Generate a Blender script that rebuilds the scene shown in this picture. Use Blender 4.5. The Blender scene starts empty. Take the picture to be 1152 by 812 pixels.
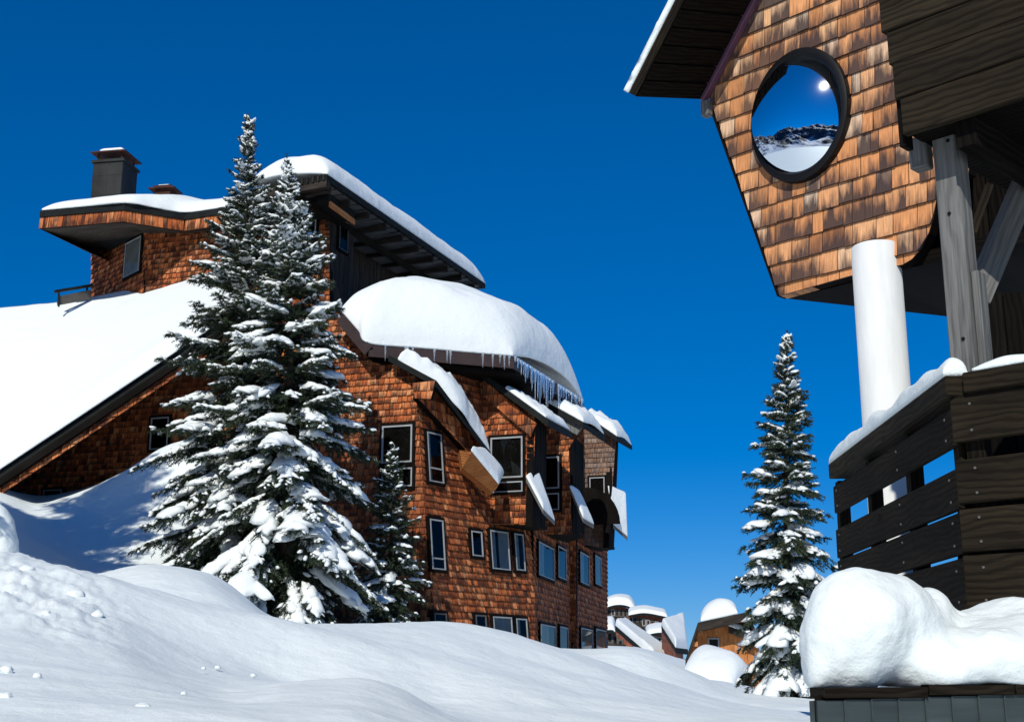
import bpy, bmesh, math, random
import numpy as np
from mathutils import Vector, noise
R = math.radians
random.seed(7); RNG = np.random.default_rng(7)
S = bpy.context.scene
COL = S.collection
# ------------------------------------------------------------------ camera
F = 1450.0; PITCH = R(13.7); EYE = 1.7
cp, sp = math.cos(PITCH), math.sin(PITCH)
cam_d = bpy.data.cameras.new('camera'); cam = bpy.data.objects.new('camera', cam_d); COL.objects.link(cam)
cam.location = (0, 0, EYE); cam.rotation_euler = (R(90) + PITCH, 0, 0)
cam_d.sensor_width = 36; cam_d.lens = 36 * F / 1152; cam_d.clip_end = 20000; cam_d.clip_start = .05
S.camera = cam
O = Vector((0, 0, EYE)); UP = Vector((0, 0, 1))

def ray(px, py):
    a = (px - 576) / F; b = (406 - py) / F
    return Vector((a, cp - b * sp, sp + b * cp))
def at(px, py, Y):
    d = ray(px, py); return O + d * (Y / d.y)
def atz(px, py, z):
    d = ray(px, py); return O + d * ((z - EYE) / d.z)
def proj(p):
    q = Vector(p) - O
    zc = q.y * cp + q.z * sp; yc = -q.y * sp + q.z * cp
    return (576 + F * q.x / zc, 406 - F * yc / zc)
def hd(a): return Vector((math.sin(R(a)), math.cos(R(a)), 0))

class Pl:
    """a wall plane: origin, horizontal direction u, outward normal n"""
    def __init__(s, o, head, nhead, tilt=0):
        s.o = Vector(o); s.u = hd(head)
        s.n = hd(nhead) * math.cos(R(tilt)) + UP * math.sin(R(tilt))
        s.v = (UP - s.n * s.n.z).normalized()
    def hit(s, px, py, off=0):
        d = ray(px, py); t = ((s.o + s.n * off) - O).dot(s.n) / d.dot(s.n)
        return O + d * t
    def to2(s, p):
        q = p - s.o; return (q.dot(s.u), q.dot(s.v))
    def h2(s, px, py, off=0): return s.to2(s.hit(px, py, off))
    def p3(s, u, v, off=0): return s.o + s.u * u + s.v * v + s.n * off

# ------------------------------------------------------------------ materials
def newmat(name):
    m = bpy.data.materials.new(name); m.use_nodes = True
    nt = m.node_tree; b = nt.nodes['Principled BSDF']
    return m, nt, b
def N(nt, t, **kw):
    n = nt.nodes.new(t)
    for k, v in kw.items():
        if k in n.inputs: n.inputs[k].default_value = v
        else: setattr(n, k, v)
    return n
def ramp(nt, stops, inp):
    r = nt.nodes.new('ShaderNodeValToRGB')
    e = r.color_ramp.elements
    while len(e) < len(stops): e.new(.5)
    for i, (p, c) in enumerate(stops):
        e[i].position = p; e[i].color = (*c, 1) if len(c) == 3 else c
    nt.links.new(inp, r.inputs[0]); return r
def mix(nt, a, b, fac, mode='MIX'):
    m = nt.nodes.new('ShaderNodeMix'); m.data_type = 'RGBA'; m.blend_type = mode
    for s, v in ((6, a), (7, b)):
        if isinstance(v, tuple): m.inputs[s].default_value = (*v, 1)
        else: nt.links.new(v, m.inputs[s])
    if isinstance(fac, (int, float)): m.inputs[0].default_value = fac
    else: nt.links.new(fac, m.inputs[0])
    return m.outputs[2]
def bump(nt, b, h, strength, dist=.02):
    n = N(nt, 'ShaderNodeBump', Strength=strength, Distance=dist)
    nt.links.new(h, n.inputs['Height']); nt.links.new(n.outputs[0], b.inputs['Normal'])
def coords(nt, kind, scale):
    tc = nt.nodes.new('ShaderNodeTexCoord'); mp = nt.nodes.new('ShaderNodeMapping')
    mp.inputs['Scale'].default_value = scale
    nt.links.new(tc.outputs[kind], mp.inputs[0]); return mp.outputs[0]

def snow_mat(name, grain=55, gs=.25, med=5, ms=.22, col=(.79, .825, .82)):
    m, nt, b = newmat(name)
    b.inputs['Roughness'].default_value = .65
    b.inputs['Specular IOR Level'].default_value = .25
    c = coords(nt, 'Object', (1, 1, 1))
    n1 = N(nt, 'ShaderNodeTexNoise', Scale=grain, Detail=4.0, Roughness=.65); nt.links.new(c, n1.inputs[0])
    n2 = N(nt, 'ShaderNodeTexNoise', Scale=med, Detail=5.0, Roughness=.55); nt.links.new(c, n2.inputs[0])
    b1 = N(nt, 'ShaderNodeBump', Strength=ms, Distance=.08); nt.links.new(n2.outputs[0], b1.inputs['Height'])
    b2 = N(nt, 'ShaderNodeBump', Strength=gs, Distance=.012); nt.links.new(n1.outputs[0], b2.inputs['Height'])
    nt.links.new(b1.outputs[0], b2.inputs['Normal']); nt.links.new(b2.outputs[0], b.inputs['Normal'])
    b.inputs['Base Color'].default_value = (*col, 1)
    return m

def shingle_mat(name, cols, dark, streak=.6, sx=22, lift=1.0):
    """cols: ramp of the cedar colours picked per shingle; dark: weathered stain"""
    m, nt, b = newmat(name)
    at_ = nt.nodes.new('ShaderNodeAttribute'); at_.attribute_name = 'tone'
    sep = nt.nodes.new('ShaderNodeSeparateColor'); nt.links.new(at_.outputs[0], sep.inputs[0])
    base = ramp(nt, cols, sep.outputs[0]).outputs[0]
    uvm = coords(nt, 'UV', (sx, 2.2, 1))
    n1 = N(nt, 'ShaderNodeTexNoise', Scale=1.0, Detail=5.0, Roughness=.6); nt.links.new(uvm, n1.inputs[0])
    uvf = coords(nt, 'UV', (sx * 6, 5, 1))
    n2 = N(nt, 'ShaderNodeTexNoise', Scale=1.0, Detail=3.0); nt.links.new(uvf, n2.inputs[0])
    fine = ramp(nt, [(.3, (.62, .6, .58)), (.7, (1.2, 1.2, 1.2))], n2.outputs[0]).outputs[0]
    base = mix(nt, base, fine, .8, 'MULTIPLY')
    # weathering: streaks stronger near the butt of some shingles
    a1 = N(nt, 'ShaderNodeMath', operation='MULTIPLY_ADD'); nt.links.new(sep.outputs[2], a1.inputs[0])
    a1.inputs[1].default_value = -.30; nt.links.new(n1.outputs[0], a1.inputs[2])
    a2 = N(nt, 'ShaderNodeMath', operation='MULTIPLY_ADD'); nt.links.new(sep.outputs[1], a2.inputs[0])
    a2.inputs[1].default_value = .35; nt.links.new(a1.outputs[0], a2.inputs[2])
    w = ramp(nt, [(.40, (0, 0, 0)), (.69, (1, 1, 1))], a2.outputs[0])
    wf = N(nt, 'ShaderNodeMath', operation='MULTIPLY'); nt.links.new(w.outputs[0], wf.inputs[0]); wf.inputs[1].default_value = streak
    base = mix(nt, base, dark, wf.outputs[0])
    co_ = coords(nt, 'UV', (.5, .22, 1)) if False else coords(nt, 'Object', (.55, .55, .22))
    nb_ = N(nt, 'ShaderNodeTexNoise', Scale=1.0, Detail=5.0, Roughness=.65); nt.links.new(co_, nb_.inputs[0])
    wb_ = ramp(nt, [(.50, (0, 0, 0)), (.68, (1, 1, 1))], nb_.outputs[0])
    wm_ = N(nt, 'ShaderNodeMath', operation='MULTIPLY'); nt.links.new(wb_.outputs[0], wm_.inputs[0]); wm_.inputs[1].default_value = .55
    base = mix(nt, base, tuple(.4 * a + .6 * b for a, b in zip(cols[1][1], dark)), wm_.outputs[0])
    nt.links.new(base, b.inputs['Base Color'])
    b.inputs['Roughness'].default_value = .8; b.inputs['Specular IOR Level'].default_value = .2
    bump(nt, b, n2.outputs[0], .35, .01)
    return m

def wood_mat(name, c1, c2, c3, rings=9.0, rough=.75, knots=True, spec=.25, con=.75):
    m, nt, b = newmat(name)
    c = coords(nt, 'UV', (.35, 1, 1))
    wv = N(nt, 'ShaderNodeTexWave', Scale=rings, Distortion=11.0, Detail=3.0); wv.inputs['Detail Scale'].default_value = .7
    wv.bands_direction = 'Y'; nt.links.new(c, wv.inputs[0])
    cf = coords(nt, 'UV', (3, 90, 1))
    nf = N(nt, 'ShaderNodeTexNoise', Scale=1.0, Detail=4.0); nt.links.new(cf, nf.inputs[0])
    cl = coords(nt, 'UV', (.8, 2.5, 1))
    nl = N(nt, 'ShaderNodeTexNoise', Scale=1.0, Detail=4.0); nt.links.new(cl, nl.inputs[0])
    base = ramp(nt, [(.25, c1), (.5, c2), (.8, c3)], nl.outputs[0]).outputs[0]
    g = ramp(nt, [(.1, (.45, .45, .45)), (.6, (1.15, 1.15, 1.15))], wv.outputs[0]).outputs[0]
    base = mix(nt, base, g, con, 'MULTIPLY')
    g2 = ramp(nt, [(.3, (.6, .6, .6)), (.65, (1.2, 1.2, 1.2))], nf.outputs[0]).outputs[0]
    base = mix(nt, base, g2, .7, 'MULTIPLY')
    if knots:
        ck = coords(nt, 'UV', (1.7, 4.5, 1))
        vo = N(nt, 'ShaderNodeTexVoronoi', Scale=1.0, Randomness=.9); nt.links.new(ck, vo.inputs[0])
        kd = ramp(nt, [(.05, (1, 1, 1)), (.14, (0, 0, 0))], vo.outputs['Distance']).outputs[0]
        base = mix(nt, base, tuple(x * .3 for x in c1), kd)
    nt.links.new(base, b.inputs['Base Color'])
    b.inputs['Roughness'].default_value = rough; b.inputs['Specular IOR Level'].default_value = spec
    ad = N(nt, 'ShaderNodeMath', operation='ADD'); nt.links.new(nf.outputs[0], ad.inputs[0]); nt.links.new(wv.outputs[0], ad.inputs[1])
    bump(nt, b, ad.outputs[0], .4, .008)
    return m

def plain_mat(name, col, rough=.6, var=.25, metal=0, scale=3, spec=.3):
    m, nt, b = newmat(name)
    c = coords(nt, 'Object', (1, 1, 1))
    n1 = N(nt, 'ShaderNodeTexNoise', Scale=scale, Detail=5.0, Roughness=.6); nt.links.new(c, n1.inputs[0])
    r = ramp(nt, [(.3, tuple(x * (1 - var) for x in col)), (.7, tuple(min(1, x * (1 + var)) for x in col))], n1.outputs[0])
    nt.links.new(r.outputs[0], b.inputs['Base Color'])
    b.inputs['Roughness'].default_value = rough; b.inputs['Metallic'].default_value = metal
    b.inputs['Specular IOR Level'].default_value = spec
    bump(nt, b, n1.outputs[0], .15, .01)
    return m

M = {}
M['snow'] = snow_mat('snow', grain=60, gs=.35, med=3.5, ms=.4, col=(.79, .84, .83))
M['snow_far'] = snow_mat('snow_roof', grain=16, gs=.5, med=1.6, ms=.7)
M['snow_tree'] = snow_mat('snow_tree', grain=30, gs=.3, med=8, ms=.3)
M['cedar_near'] = shingle_mat('cedar_near', [(0, (.36, .14, .055)), (.2, (.60, .26, .105)), (.45, (.72, .31, .125)), (.7, (.78, .43, .22)), (.88, (.76, .56, .40)), (1, (.34, .21, .15))], (.055, .037, .036), .94, 13)
M['cedar_far'] = shingle_mat('cedar_far', [(0, (.12, .03, .010)), (.3, (.42, .105, .030)), (.6, (.60, .18, .056)), (.85, (.70, .30, .13)), (1, (.16, .06, .032))], (.022, .010, .008), .85, 6)
M['cedar_grey'] = shingle_mat('cedar_grey', [(0, (.16, .10, .08)), (.5, (.30, .22, .18)), (1, (.24, .12, .07))], (.05, .04, .04), .6, 6)
M['backing'] = plain_mat('felt_backing', (.008, .006, .005), .95, .2, spec=.05)
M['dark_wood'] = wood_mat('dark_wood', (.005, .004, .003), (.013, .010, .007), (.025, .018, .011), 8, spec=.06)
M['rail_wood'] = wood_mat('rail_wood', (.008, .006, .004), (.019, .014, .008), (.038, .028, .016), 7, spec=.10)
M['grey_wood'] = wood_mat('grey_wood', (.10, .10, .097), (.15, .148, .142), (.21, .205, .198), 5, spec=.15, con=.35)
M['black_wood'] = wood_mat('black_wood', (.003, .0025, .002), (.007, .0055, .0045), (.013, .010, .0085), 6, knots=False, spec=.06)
M['far_plank'] = wood_mat('far_plank', (.016, .013, .011), (.04, .032, .026), (.075, .06, .048), 4, knots=False, spec=.1)
M['orange_plank'] = wood_mat('orange_plank', (.34, .12, .035), (.55, .21, .065), (.72, .33, .12), 5, knots=False)
M['fascia'] = plain_mat('fascia_metal', (.012, .014, .014), .65, .3, 0, spec=.08)
M['brown_metal'] = plain_mat('brown_metal', (.05, .032, .028), .45, .2, .1)
M['purple_metal'] = plain_mat('purple_metal', (.15, .07, .11), .4, .15, .1)
M['green_metal'] = None
M['slate'] = plain_mat('chimney_slate', (.020, .021, .020), .6, .45, scale=1.2, spec=.2)
M['rust'] = plain_mat('rust_cap', (.055, .020, .016), .65, .35, spec=.15)
M['plaster'] = plain_mat('white_plaster', (.72, .73, .72), .85, .10, scale=4)
_nt = M['plaster'].node_tree
for _n in _nt.nodes:
    if _n.type == 'MAPPING': _n.inputs['Scale'].default_value = (2.2, 2.2, .35)
M['frame_white'] = plain_mat('frame_white', (.30, .31, .32), .5, .15)
M['frame_grey'] = plain_mat('frame_grey', (.09, .085, .08), .6, .2)
M['porthole'] = plain_mat('porthole_frame', (.005, .005, .006), .5, .3, spec=.2)
M['soffit_sheet'] = plain_mat('soffit_sheet', (.10, .105, .105), .6, .3, spec=.2)
M['curtain'] = plain_mat('curtain', (.36, .36, .34), .9, .15, scale=2)
M['bark'] = plain_mat('bark', (.05, .035, .025), .9, .4, scale=12)

def needle_mat():
    m, nt, b = newmat('needles')
    at_ = nt.nodes.new('ShaderNodeAttribute'); at_.attribute_name = 'tone'
    r = ramp(nt, [(0, (.008, .016, .010)), (.5, (.020, .036, .018)), (1, (.045, .060, .026))], at_.outputs['Fac'])
    nt.links.new(r.outputs[0], b.inputs['Base Color'])
    b.inputs['Roughness'].default_value = .6; b.inputs['Specular IOR Level'].default_value = .3
    return m
M['needles'] = needle_mat()

def green_metal():
    m, nt, b = newmat('green_cladding')
    c = coords(nt, 'UV', (7, .5, 1))
    n1 = N(nt, 'ShaderNodeTexNoise', Scale=1.0, Detail=4.0, Roughness=.7); nt.links.new(c, n1.inputs[0])
    r = ramp(nt, [(.3, (.018, .027, .028)), (.6, (.036, .050, .050)), (.8, (.075, .10, .10))], n1.outputs[0])
    nt.links.new(r.outputs[0], b.inputs['Base Color']); b.inputs['Roughness'].default_value = .55
    bump(nt, b, n1.outputs[0], .2, .01)
    return m
M['green_metal'] = green_metal()

def glass_mat():
    m = bpy.data.materials.new('window_glass'); m.use_nodes = True; nt = m.node_tree
    nt.nodes.clear()
    out = nt.nodes.new('ShaderNodeOutputMaterial')
    tr = N(nt, 'ShaderNodeBsdfTransparent'); tr.inputs[0].default_value = (.75, .8, .82, 1)
    gl = N(nt, 'ShaderNodeBsdfGlossy', Roughness=.03); gl.inputs[0].default_value = (.5, .5, .5, 1)
    fr = N(nt, 'ShaderNodeFresnel', IOR=1.45)
    mx = nt.nodes.new('ShaderNodeMixShader')
    nt.links.new(fr.outputs[0], mx.inputs[0]); nt.links.new(tr.outputs[0], mx.inputs[1]); nt.links.new(gl.outputs[0], mx.inputs[2])
    nt.links.new(mx.outputs[0], out.inputs[0]); return m
M['glass'] = glass_mat()
def mirror_mat():
    m = bpy.data.materials.new('porthole_glass'); m.use_nodes = True; nt = m.node_tree; nt.nodes.clear()
    out = nt.nodes.new('ShaderNodeOutputMaterial')
    g1 = N(nt, 'ShaderNodeBsdfGlossy', Roughness=.006); g1.inputs[0].default_value = (.80, .87, .92, 1)
    g2 = N(nt, 'ShaderNodeBsdfGlossy', Roughness=.11); g2.inputs[0].default_value = (.95, .95, .95, 1)
    mx = nt.nodes.new('ShaderNodeMixShader'); mx.inputs[0].default_value = .013
    nt.links.new(g1.outputs[0], mx.inputs[1]); nt.links.new(g2.outputs[0], mx.inputs[2]); nt.links.new(mx.outputs[0], out.inputs[0]); return m
M['mirror'] = mirror_mat()
def ice_mat():
    m, nt, b = newmat('ice')
    b.inputs['Base Color'].default_value = (.75, .85, .95, 1); b.inputs['Roughness'].default_value = .12
    b.inputs['Transmission Weight'].default_value = .75; b.inputs['IOR'].default_value = 1.3; return m
M['ice'] = ice_mat()
def mountain_mat():
    m, nt, b = newmat('mountain_snow')
    c = coords(nt, 'Object', (1, 1, 1))
    n1 = N(nt, 'ShaderNodeTexNoise', Scale=.0022, Detail=6.0, Roughness=.6); nt.links.new(c, n1.inputs[0])
    g = nt.nodes.new('ShaderNodeNewGeometry'); sx = nt.nodes.new('ShaderNodeSeparateXYZ'); nt.links.new(g.outputs['True Normal'], sx.inputs[0])
    a = N(nt, 'ShaderNodeMath', operation='ADD'); nt.links.new(n1.outputs[0], a.inputs[0]); nt.links.new(sx.outputs[2], a.inputs[1])
    r = ramp(nt, [(1.30 / 2, (.022, .030, .046)), (1.40 / 2, (.8, .83, .88))], a.outputs[0])  # rock is dark blue: distance haze put into its colour
    h = N(nt, 'ShaderNodeMath', operation='MULTIPLY'); nt.links.new(a.outputs[0], h.inputs[0]); h.inputs[1].default_value = .5
    nt.links.new(h.outputs[0], r.inputs[0])
    nt.links.new(r.outputs[0], b.inputs['Base Color']); b.inputs['Roughness'].default_value = .8
    return m
M['mountain'] = mountain_mat()

# ------------------------------------------------------------------ object helpers
def tag(o, label=None, cat=None, group=None, kind=None):
    if label: o['label'] = label
    if cat: o['category'] = cat
    if group: o['group'] = group
    if kind: o['kind'] = kind
    return o
def empty(name, loc, label, cat, group=None):
    e = bpy.data.objects.new(name, None); COL.objects.link(e); e.location = loc; e.empty_display_size = .3
    return tag(e, label, cat, group)
def link(name, me, mat, parent=None):
    o = bpy.data.objects.new(name, me); COL.objects.link(o)
    if mat is not None: me.materials.append(M[mat] if isinstance(mat, str) else mat)
    if parent is not None:
        o.parent = parent
        p = parent; loc = Vector((0, 0, 0))
        while p is not None: loc += Vector(p.location); p = p.parent
        o.location = -loc if parent.parent is None else (0, 0, 0)
    return o

class MB:
    def __init__(s): s.v = []; s.f = []; s.t = []; s.uv = []
    def face(s, pts, tone=(.5, .5, .5), uv=None):
        b = len(s.v); s.v += [tuple(p) for p in pts]; s.f.append(tuple(range(b, b + len(pts))))
        s.t += [tone] * len(pts) if not isinstance(tone, list) else tone
        s.uv += uv if uv else [(0, 0)] * len(pts)
    def box(s, c, ax, ay, az, bev=0.0):
        """c centre, ax ay az half-extent vectors; UV u runs along the longest"""
        ax, ay, az = Vector(ax), Vector(ay), Vector(az); c = Vector(c)
        L = sorted((ax, ay, az), key=lambda q: -q.length)
        U, V, W = L
        r0, r1 = random.random() * 20, random.random() * 20
        un, vn, wn = U.normalized(), V.normalized(), W.normalized()
        def P(a, b, d):
            return c + U * a + V * b + W * d
        def add(q):
            uv = []
            e1 = (q[1] - q[0]); e2 = (q[2] - q[1]); nn = e1.cross(e2)
            k = max(range(3), key=lambda i: abs(nn.dot((un, vn, wn)[i])))
            for p in q:
                d = p - c
                a = (d.dot(vn), d.dot(un), d.dot(un))[k]; bq = (d.dot(wn), d.dot(wn) + 3.7, d.dot(vn))[k]
                uv.append((a + r0, bq + r1))
            s.face(q, (random.random(),) * 3, uv)
        if bev <= 0:
            for sg in (1, -1):
                add([P(sg, -1, -1), P(sg, 1, -1), P(sg, 1, 1), P(sg, -1, 1)])
                add([P(-1, sg, -1), P(1, sg, -1), P(1, sg, 1), P(-1, sg, 1)])
                add([P(-1, -1, sg), P(1, -1, sg), P(1, 1, sg), P(-1, 1, sg)])
        else:
            bu, bv, bw = bev / U.length, bev / V.length, bev / W.length
            for sg in (1, -1):
                add([P(sg, -1 + bv, -1 + bw), P(sg, 1 - bv, -1 + bw), P(sg, 1 - bv, 1 - bw), P(sg, -1 + bv, 1 - bw)])
                add([P(-1 + bu, sg, -1 + bw), P(1 - bu, sg, -1 + bw), P(1 - bu, sg, 1 - bw), P(-1 + bu, sg, 1 - bw)])
                add([P(-1 + bu, -1 + bv, sg), P(1 - bu, -1 + bv, sg), P(1 - bu, 1 - bv, sg), P(-1 + bu, 1 - bv, sg)])
            for a in (1, -1):
                for b in (1, -1):
                    add([P(-1 + bu, a, b * (1 - bw)), P(1 - bu, a, b * (1 - bw)), P(1 - bu, a * (1 - bv), b), P(-1 + bu, a * (1 - bv), b)])
                    add([P(a, -1 + bv, b * (1 - bw)), P(a, 1 - bv, b * (1 - bw)), P(a * (1 - bu), 1 - bv, b), P(a * (1 - bu), -1 + bv, b)])
                    add([P(a, b * (1 - bv), -1 + bw), P(a, b * (1 - bv), 1 - bw), P(a * (1 - bu), b, 1 - bw), P(a * (1 - bu), b, -1 + bw)])
                    for d in (1, -1):
                        add([P(a, b * (1 - bv), d * (1 - bw)), P(a * (1 - bu), b, d * (1 - bw)), P(a * (1 - bu), b * (1 - bv), d)])
    def beam(s, p0, p1, w, h, side=None, bev=0.0):
        p0, p1 = Vector(p0), Vector(p1); d = (p1 - p0); u = d.normalized()
        sd = Vector(side) if side is not None else u.cross(UP)
        sd = (sd - u * sd.dot(u)).normalized(); t = u.cross(sd).normalized()
        s.box((p0 + p1) / 2, d / 2, sd * (w / 2), t * (h / 2), bev)
    def prism(s, pts, vec):
        pts = [Vector(p) for p in pts]; vec = Vector(vec); q = [p + vec for p in pts]
        e = (pts[1] - pts[0]).normalized(); nn = e.cross(pts[2] - pts[0]).normalized(); f2 = nn.cross(e)
        uvf = lambda P: [((p - pts[0]).dot(e), (p - pts[0]).dot(f2)) for p in P]
        s.face(pts, uv=uvf(pts)); s.face(q[::-1], uv=uvf(q[::-1]))
        for i in range(len(pts)):
            j = (i + 1) % len(pts); L = (pts[j] - pts[i]).length; h = vec.length
            s.face([pts[i], q[i], q[j], pts[j]], uv=[(0, 0), (0, h), (L, h), (L, 0)])
    def build(s, name, mat, parent=None, smooth=False, recalc=True):
        me = bpy.data.meshes.new(name); me.from_pydata(s.v, [], s.f)
        ca = me.color_attributes.new('tone', 'FLOAT_COLOR', 'CORNER')
        ca.data.foreach_set('color', np.array([(*t, 1) for t in s.t], dtype=np.float32).ravel())
        u = me.uv_layers.new(name='uv'); u.data.foreach_set('uv', np.array(s.uv, dtype=np.float32).ravel())
        bm = bmesh.new(); bm.from_mesh(me)
        bmesh.ops.remove_doubles(bm, verts=bm.verts, dist=1e-5)
        if recalc: bmesh.ops.recalc_face_normals(bm, faces=bm.faces)
        bm.to_mesh(me); bm.free()
        if smooth:
            for p in me.polygons: p.use_smooth = True
        me.update(); return link(name, me, mat, parent)

def clip(poly, x0, x1, y0, y1):
    for ax, lim, sg in ((0, x0, 1), (0, x1, -1), (1, y0, 1), (1, y1, -1)):
        out = []; n = len(poly)
        for i in range(n):
            a, b = poly[i], poly[(i + 1) % n]
            da, db = sg * (a[ax] - lim), sg * (b[ax] - lim)
            if da >= 0: out.append(a)
            if da * db < 0:
                t = da / (da - db); out.append((a[0] + (b[0] - a[0]) * t, a[1] + (b[1] - a[1]) * t))
        poly = out
        if len(poly) < 3: return []
    return poly
def area(p): return .5 * sum(p[i][0] * p[(i + 1) % len(p)][1] - p[(i + 1) % len(p)][0] * p[i][1] for i in range(len(p)))

def shingle_wall(name, parent, pl, pix, off=0, rh=.2, sw=.15, lift=.042, mat='cedar_far', thick=.22, gap=.007, pts2=None, tint=0, phase=0, pieces=None):
    """a solid wall on plane pl with the outline pix (photo points hit on the plane), clad in overlapping shingles"""
    PP = pieces if pieces else [pts2 if pts2 else [pl.h2(x, y, off) for x, y in pix]]
    PP = [p if area(p) > 0 else p[::-1] for p in PP]; P = [q for p in PP for q in p]
    mb = MB()
    us = [p[0] for p in P]; vs = [p[1] for p in P]
    r0 = math.floor((min(vs) - phase) / rh); r1 = math.ceil((max(vs) - phase) / rh)
    for r in range(r0, r1):
        v0 = r * rh + phase; u = min(us) - random.random() * sw
        rowt = random.gauss(0, .06)
        while u < max(us):
            w = sw * random.uniform(.5, 1.55)
            j0 = v0 - random.random() * rh * .07; lf = lift * random.uniform(.75, 1.3)
            tn = min(1, max(0, random.betavariate(2, 2.2) + rowt + tint)); t2 = random.random(); ro = random.random() * 9
            for Pq in PP:
                c = clip(Pq, u + gap, u + w - gap, j0, v0 + rh)
                if c and abs(area(c)) > 2e-4:
                    o3 = []; tl = []; uv = []
                    for (a, b) in c:
                        k = (b - j0) / rh
                        o3.append(pl.p3(a, b, off + .004 + lf * max(0, 1 - k))); tl.append((tn, t2, min(1, max(0, k)))); uv.append((a + ro, b))
                    mb.face(o3, tl, uv)
                    n = len(c)
                    for i in range(n):
                        a, b = c[i], c[(i + 1) % n]
                        ea = lf * max(0, 1 - (a[1] - j0) / rh); eb = lf * max(0, 1 - (b[1] - j0) / rh)
                        if ea + eb < .004: continue
                        mb.face([pl.p3(*a, off + .004 + ea), pl.p3(*b, off + .004 + eb), pl.p3(*b, off), pl.p3(*a, off)], (tn * .6, 1, 0), [(ro, 0)] * 4)
            u += w
    nf = len(mb.f)
    for Pq in PP: mb.prism([pl.p3(a, b, off) for a, b in Pq], -pl.n * thick)
    o = mb.build(name, mat, parent)
    o.data.materials.append(M['backing'])
    # the sheathing behind the shingles is the second material
    idx = np.zeros(len(o.data.polygons), dtype=np.int32); idx[nf:] = 1
    o.data.polygons.foreach_set('material_index', idx)
    return o

def window(parent, pl, x0, y0, x1, y1, off=0, bars=(), vbars=(), curtain=None, frame='frame_white', fw=.042, cas=.08, xm=None):
    """casing, frame, pane and curtain of one window; outline from photo points on the plane"""
    ym = (y0 + y1) / 2
    u0 = pl.h2(x0, ym, off)[0]; u1 = pl.h2(x1, ym, off)[0]
    v1 = pl.h2((x0 + x1) / 2, y0, off)[1]; v0 = pl.h2((x0 + x1) / 2, y1, off)[1]
    if u0 > u1: u0, u1 = u1, u0
    mb = MB(); n = pl.n
    def bar(m, a0, a1, b0, b1, d0, d1):
        c = pl.p3((a0 + a1) / 2, (b0 + b1) / 2, off + (d0 + d1) / 2)
        m.box(c, pl.u * (a1 - a0) / 2, pl.v * (b1 - b0) / 2, n * (d1 - d0) / 2)
    bar(mb, u0 - cas, u0, v0 - cas, v1 + cas, .0, .105); bar(mb, u1, u1 + cas, v0 - cas, v1 + cas, .0, .105)
    bar(mb, u0, u1, v1, v1 + cas, .0, .11); bar(mb, u0, u1, v0 - cas, v0, .0, .135)
    bar(mb, u0, u1, v0, v1, .02, .062)
    w = mb.build('window', 'black_wood', parent)
    fb = MB()
    bar(fb, u0, u0 + fw, v0, v1, .064, .118); bar(fb, u1 - fw, u1, v0, v1, .064, .118)
    bar(fb, u0 + fw, u1 - fw, v1 - fw, v1, .064, .116); bar(fb, u0 + fw, u1 - fw, v0, v0 + fw, .064, .116)
    for k in bars: vv = v1 + (v0 - v1) * k; bar(fb, u0 + fw, u1 - fw, vv - fw / 2, vv + fw / 2, .064, .114)
    for k in vbars: uu = u0 + (u1 - u0) * k; bar(fb, uu - fw / 2, uu + fw / 2, v0 + fw, v1 - fw, .064, .113)
    fb.build('frame', frame, w)
    pb = MB(); i = fw * .5
    pq = [pl.p3(u0 + i, v0 + i, off + .092), pl.p3(u1 - i, v0 + i, off + .092), pl.p3(u1 - i, v1 - i, off + .092), pl.p3(u0 + i, v1 - i, off + .092)]
    pb.face(pq if pl.u.cross(pl.v).dot(n) > 0 else pq[::-1])
    pb.build('pane', 'glass', w, recalc=False)
    if curtain:
        for (k0, k1) in curtain:
            cb = MB(); n_ = 14; a0 = u0 + (u1 - u0) * k0; a1 = u0 + (u1 - u0) * k1
            for q in range(n_):
                ua, ub = a0 + (a1 - a0) * q / n_, a0 + (a1 - a0) * (q + 1) / n_
                da, db = 0.074 + .008 * math.sin(q * 2.1), .074 + .008 * math.sin((q + 1) * 2.1)
                cb.face([pl.p3(ua, v0 + fw, off + da), pl.p3(ub, v0 + fw, off + db), pl.p3(ub, v1 - fw, off + db), pl.p3(ua, v1 - fw, off + da)])
            cb.build('curtain', 'curtain', w)
    return w

def npmesh(name, V, Fc, mat, parent=None, smooth=True, tone=None):
    """fast mesh from numpy arrays; Fc is (n,3) or (n,4)"""
    me = bpy.data.meshes.new(name); V = np.asarray(V, dtype=np.float32); Fc = np.asarray(Fc, dtype=np.int32)
    k = Fc.shape[1]
    me.vertices.add(len(V)); me.vertices.foreach_set('co', V.ravel())
    me.loops.add(Fc.size); me.loops.foreach_set('vertex_index', Fc.ravel())
    me.polygons.add(len(Fc)); me.polygons.foreach_set('loop_start', np.arange(0, Fc.size, k, dtype=np.int32))
    me.polygons.foreach_set('use_smooth', np.full(len(Fc), smooth))
    if tone is not None:
        a = me.attributes.new('tone', 'FLOAT', 'POINT'); a.data.foreach_set('value', np.asarray(tone, dtype=np.float32))
    me.update(calc_edges=True); me.validate()
    return link(name, me, mat, parent)

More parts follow.
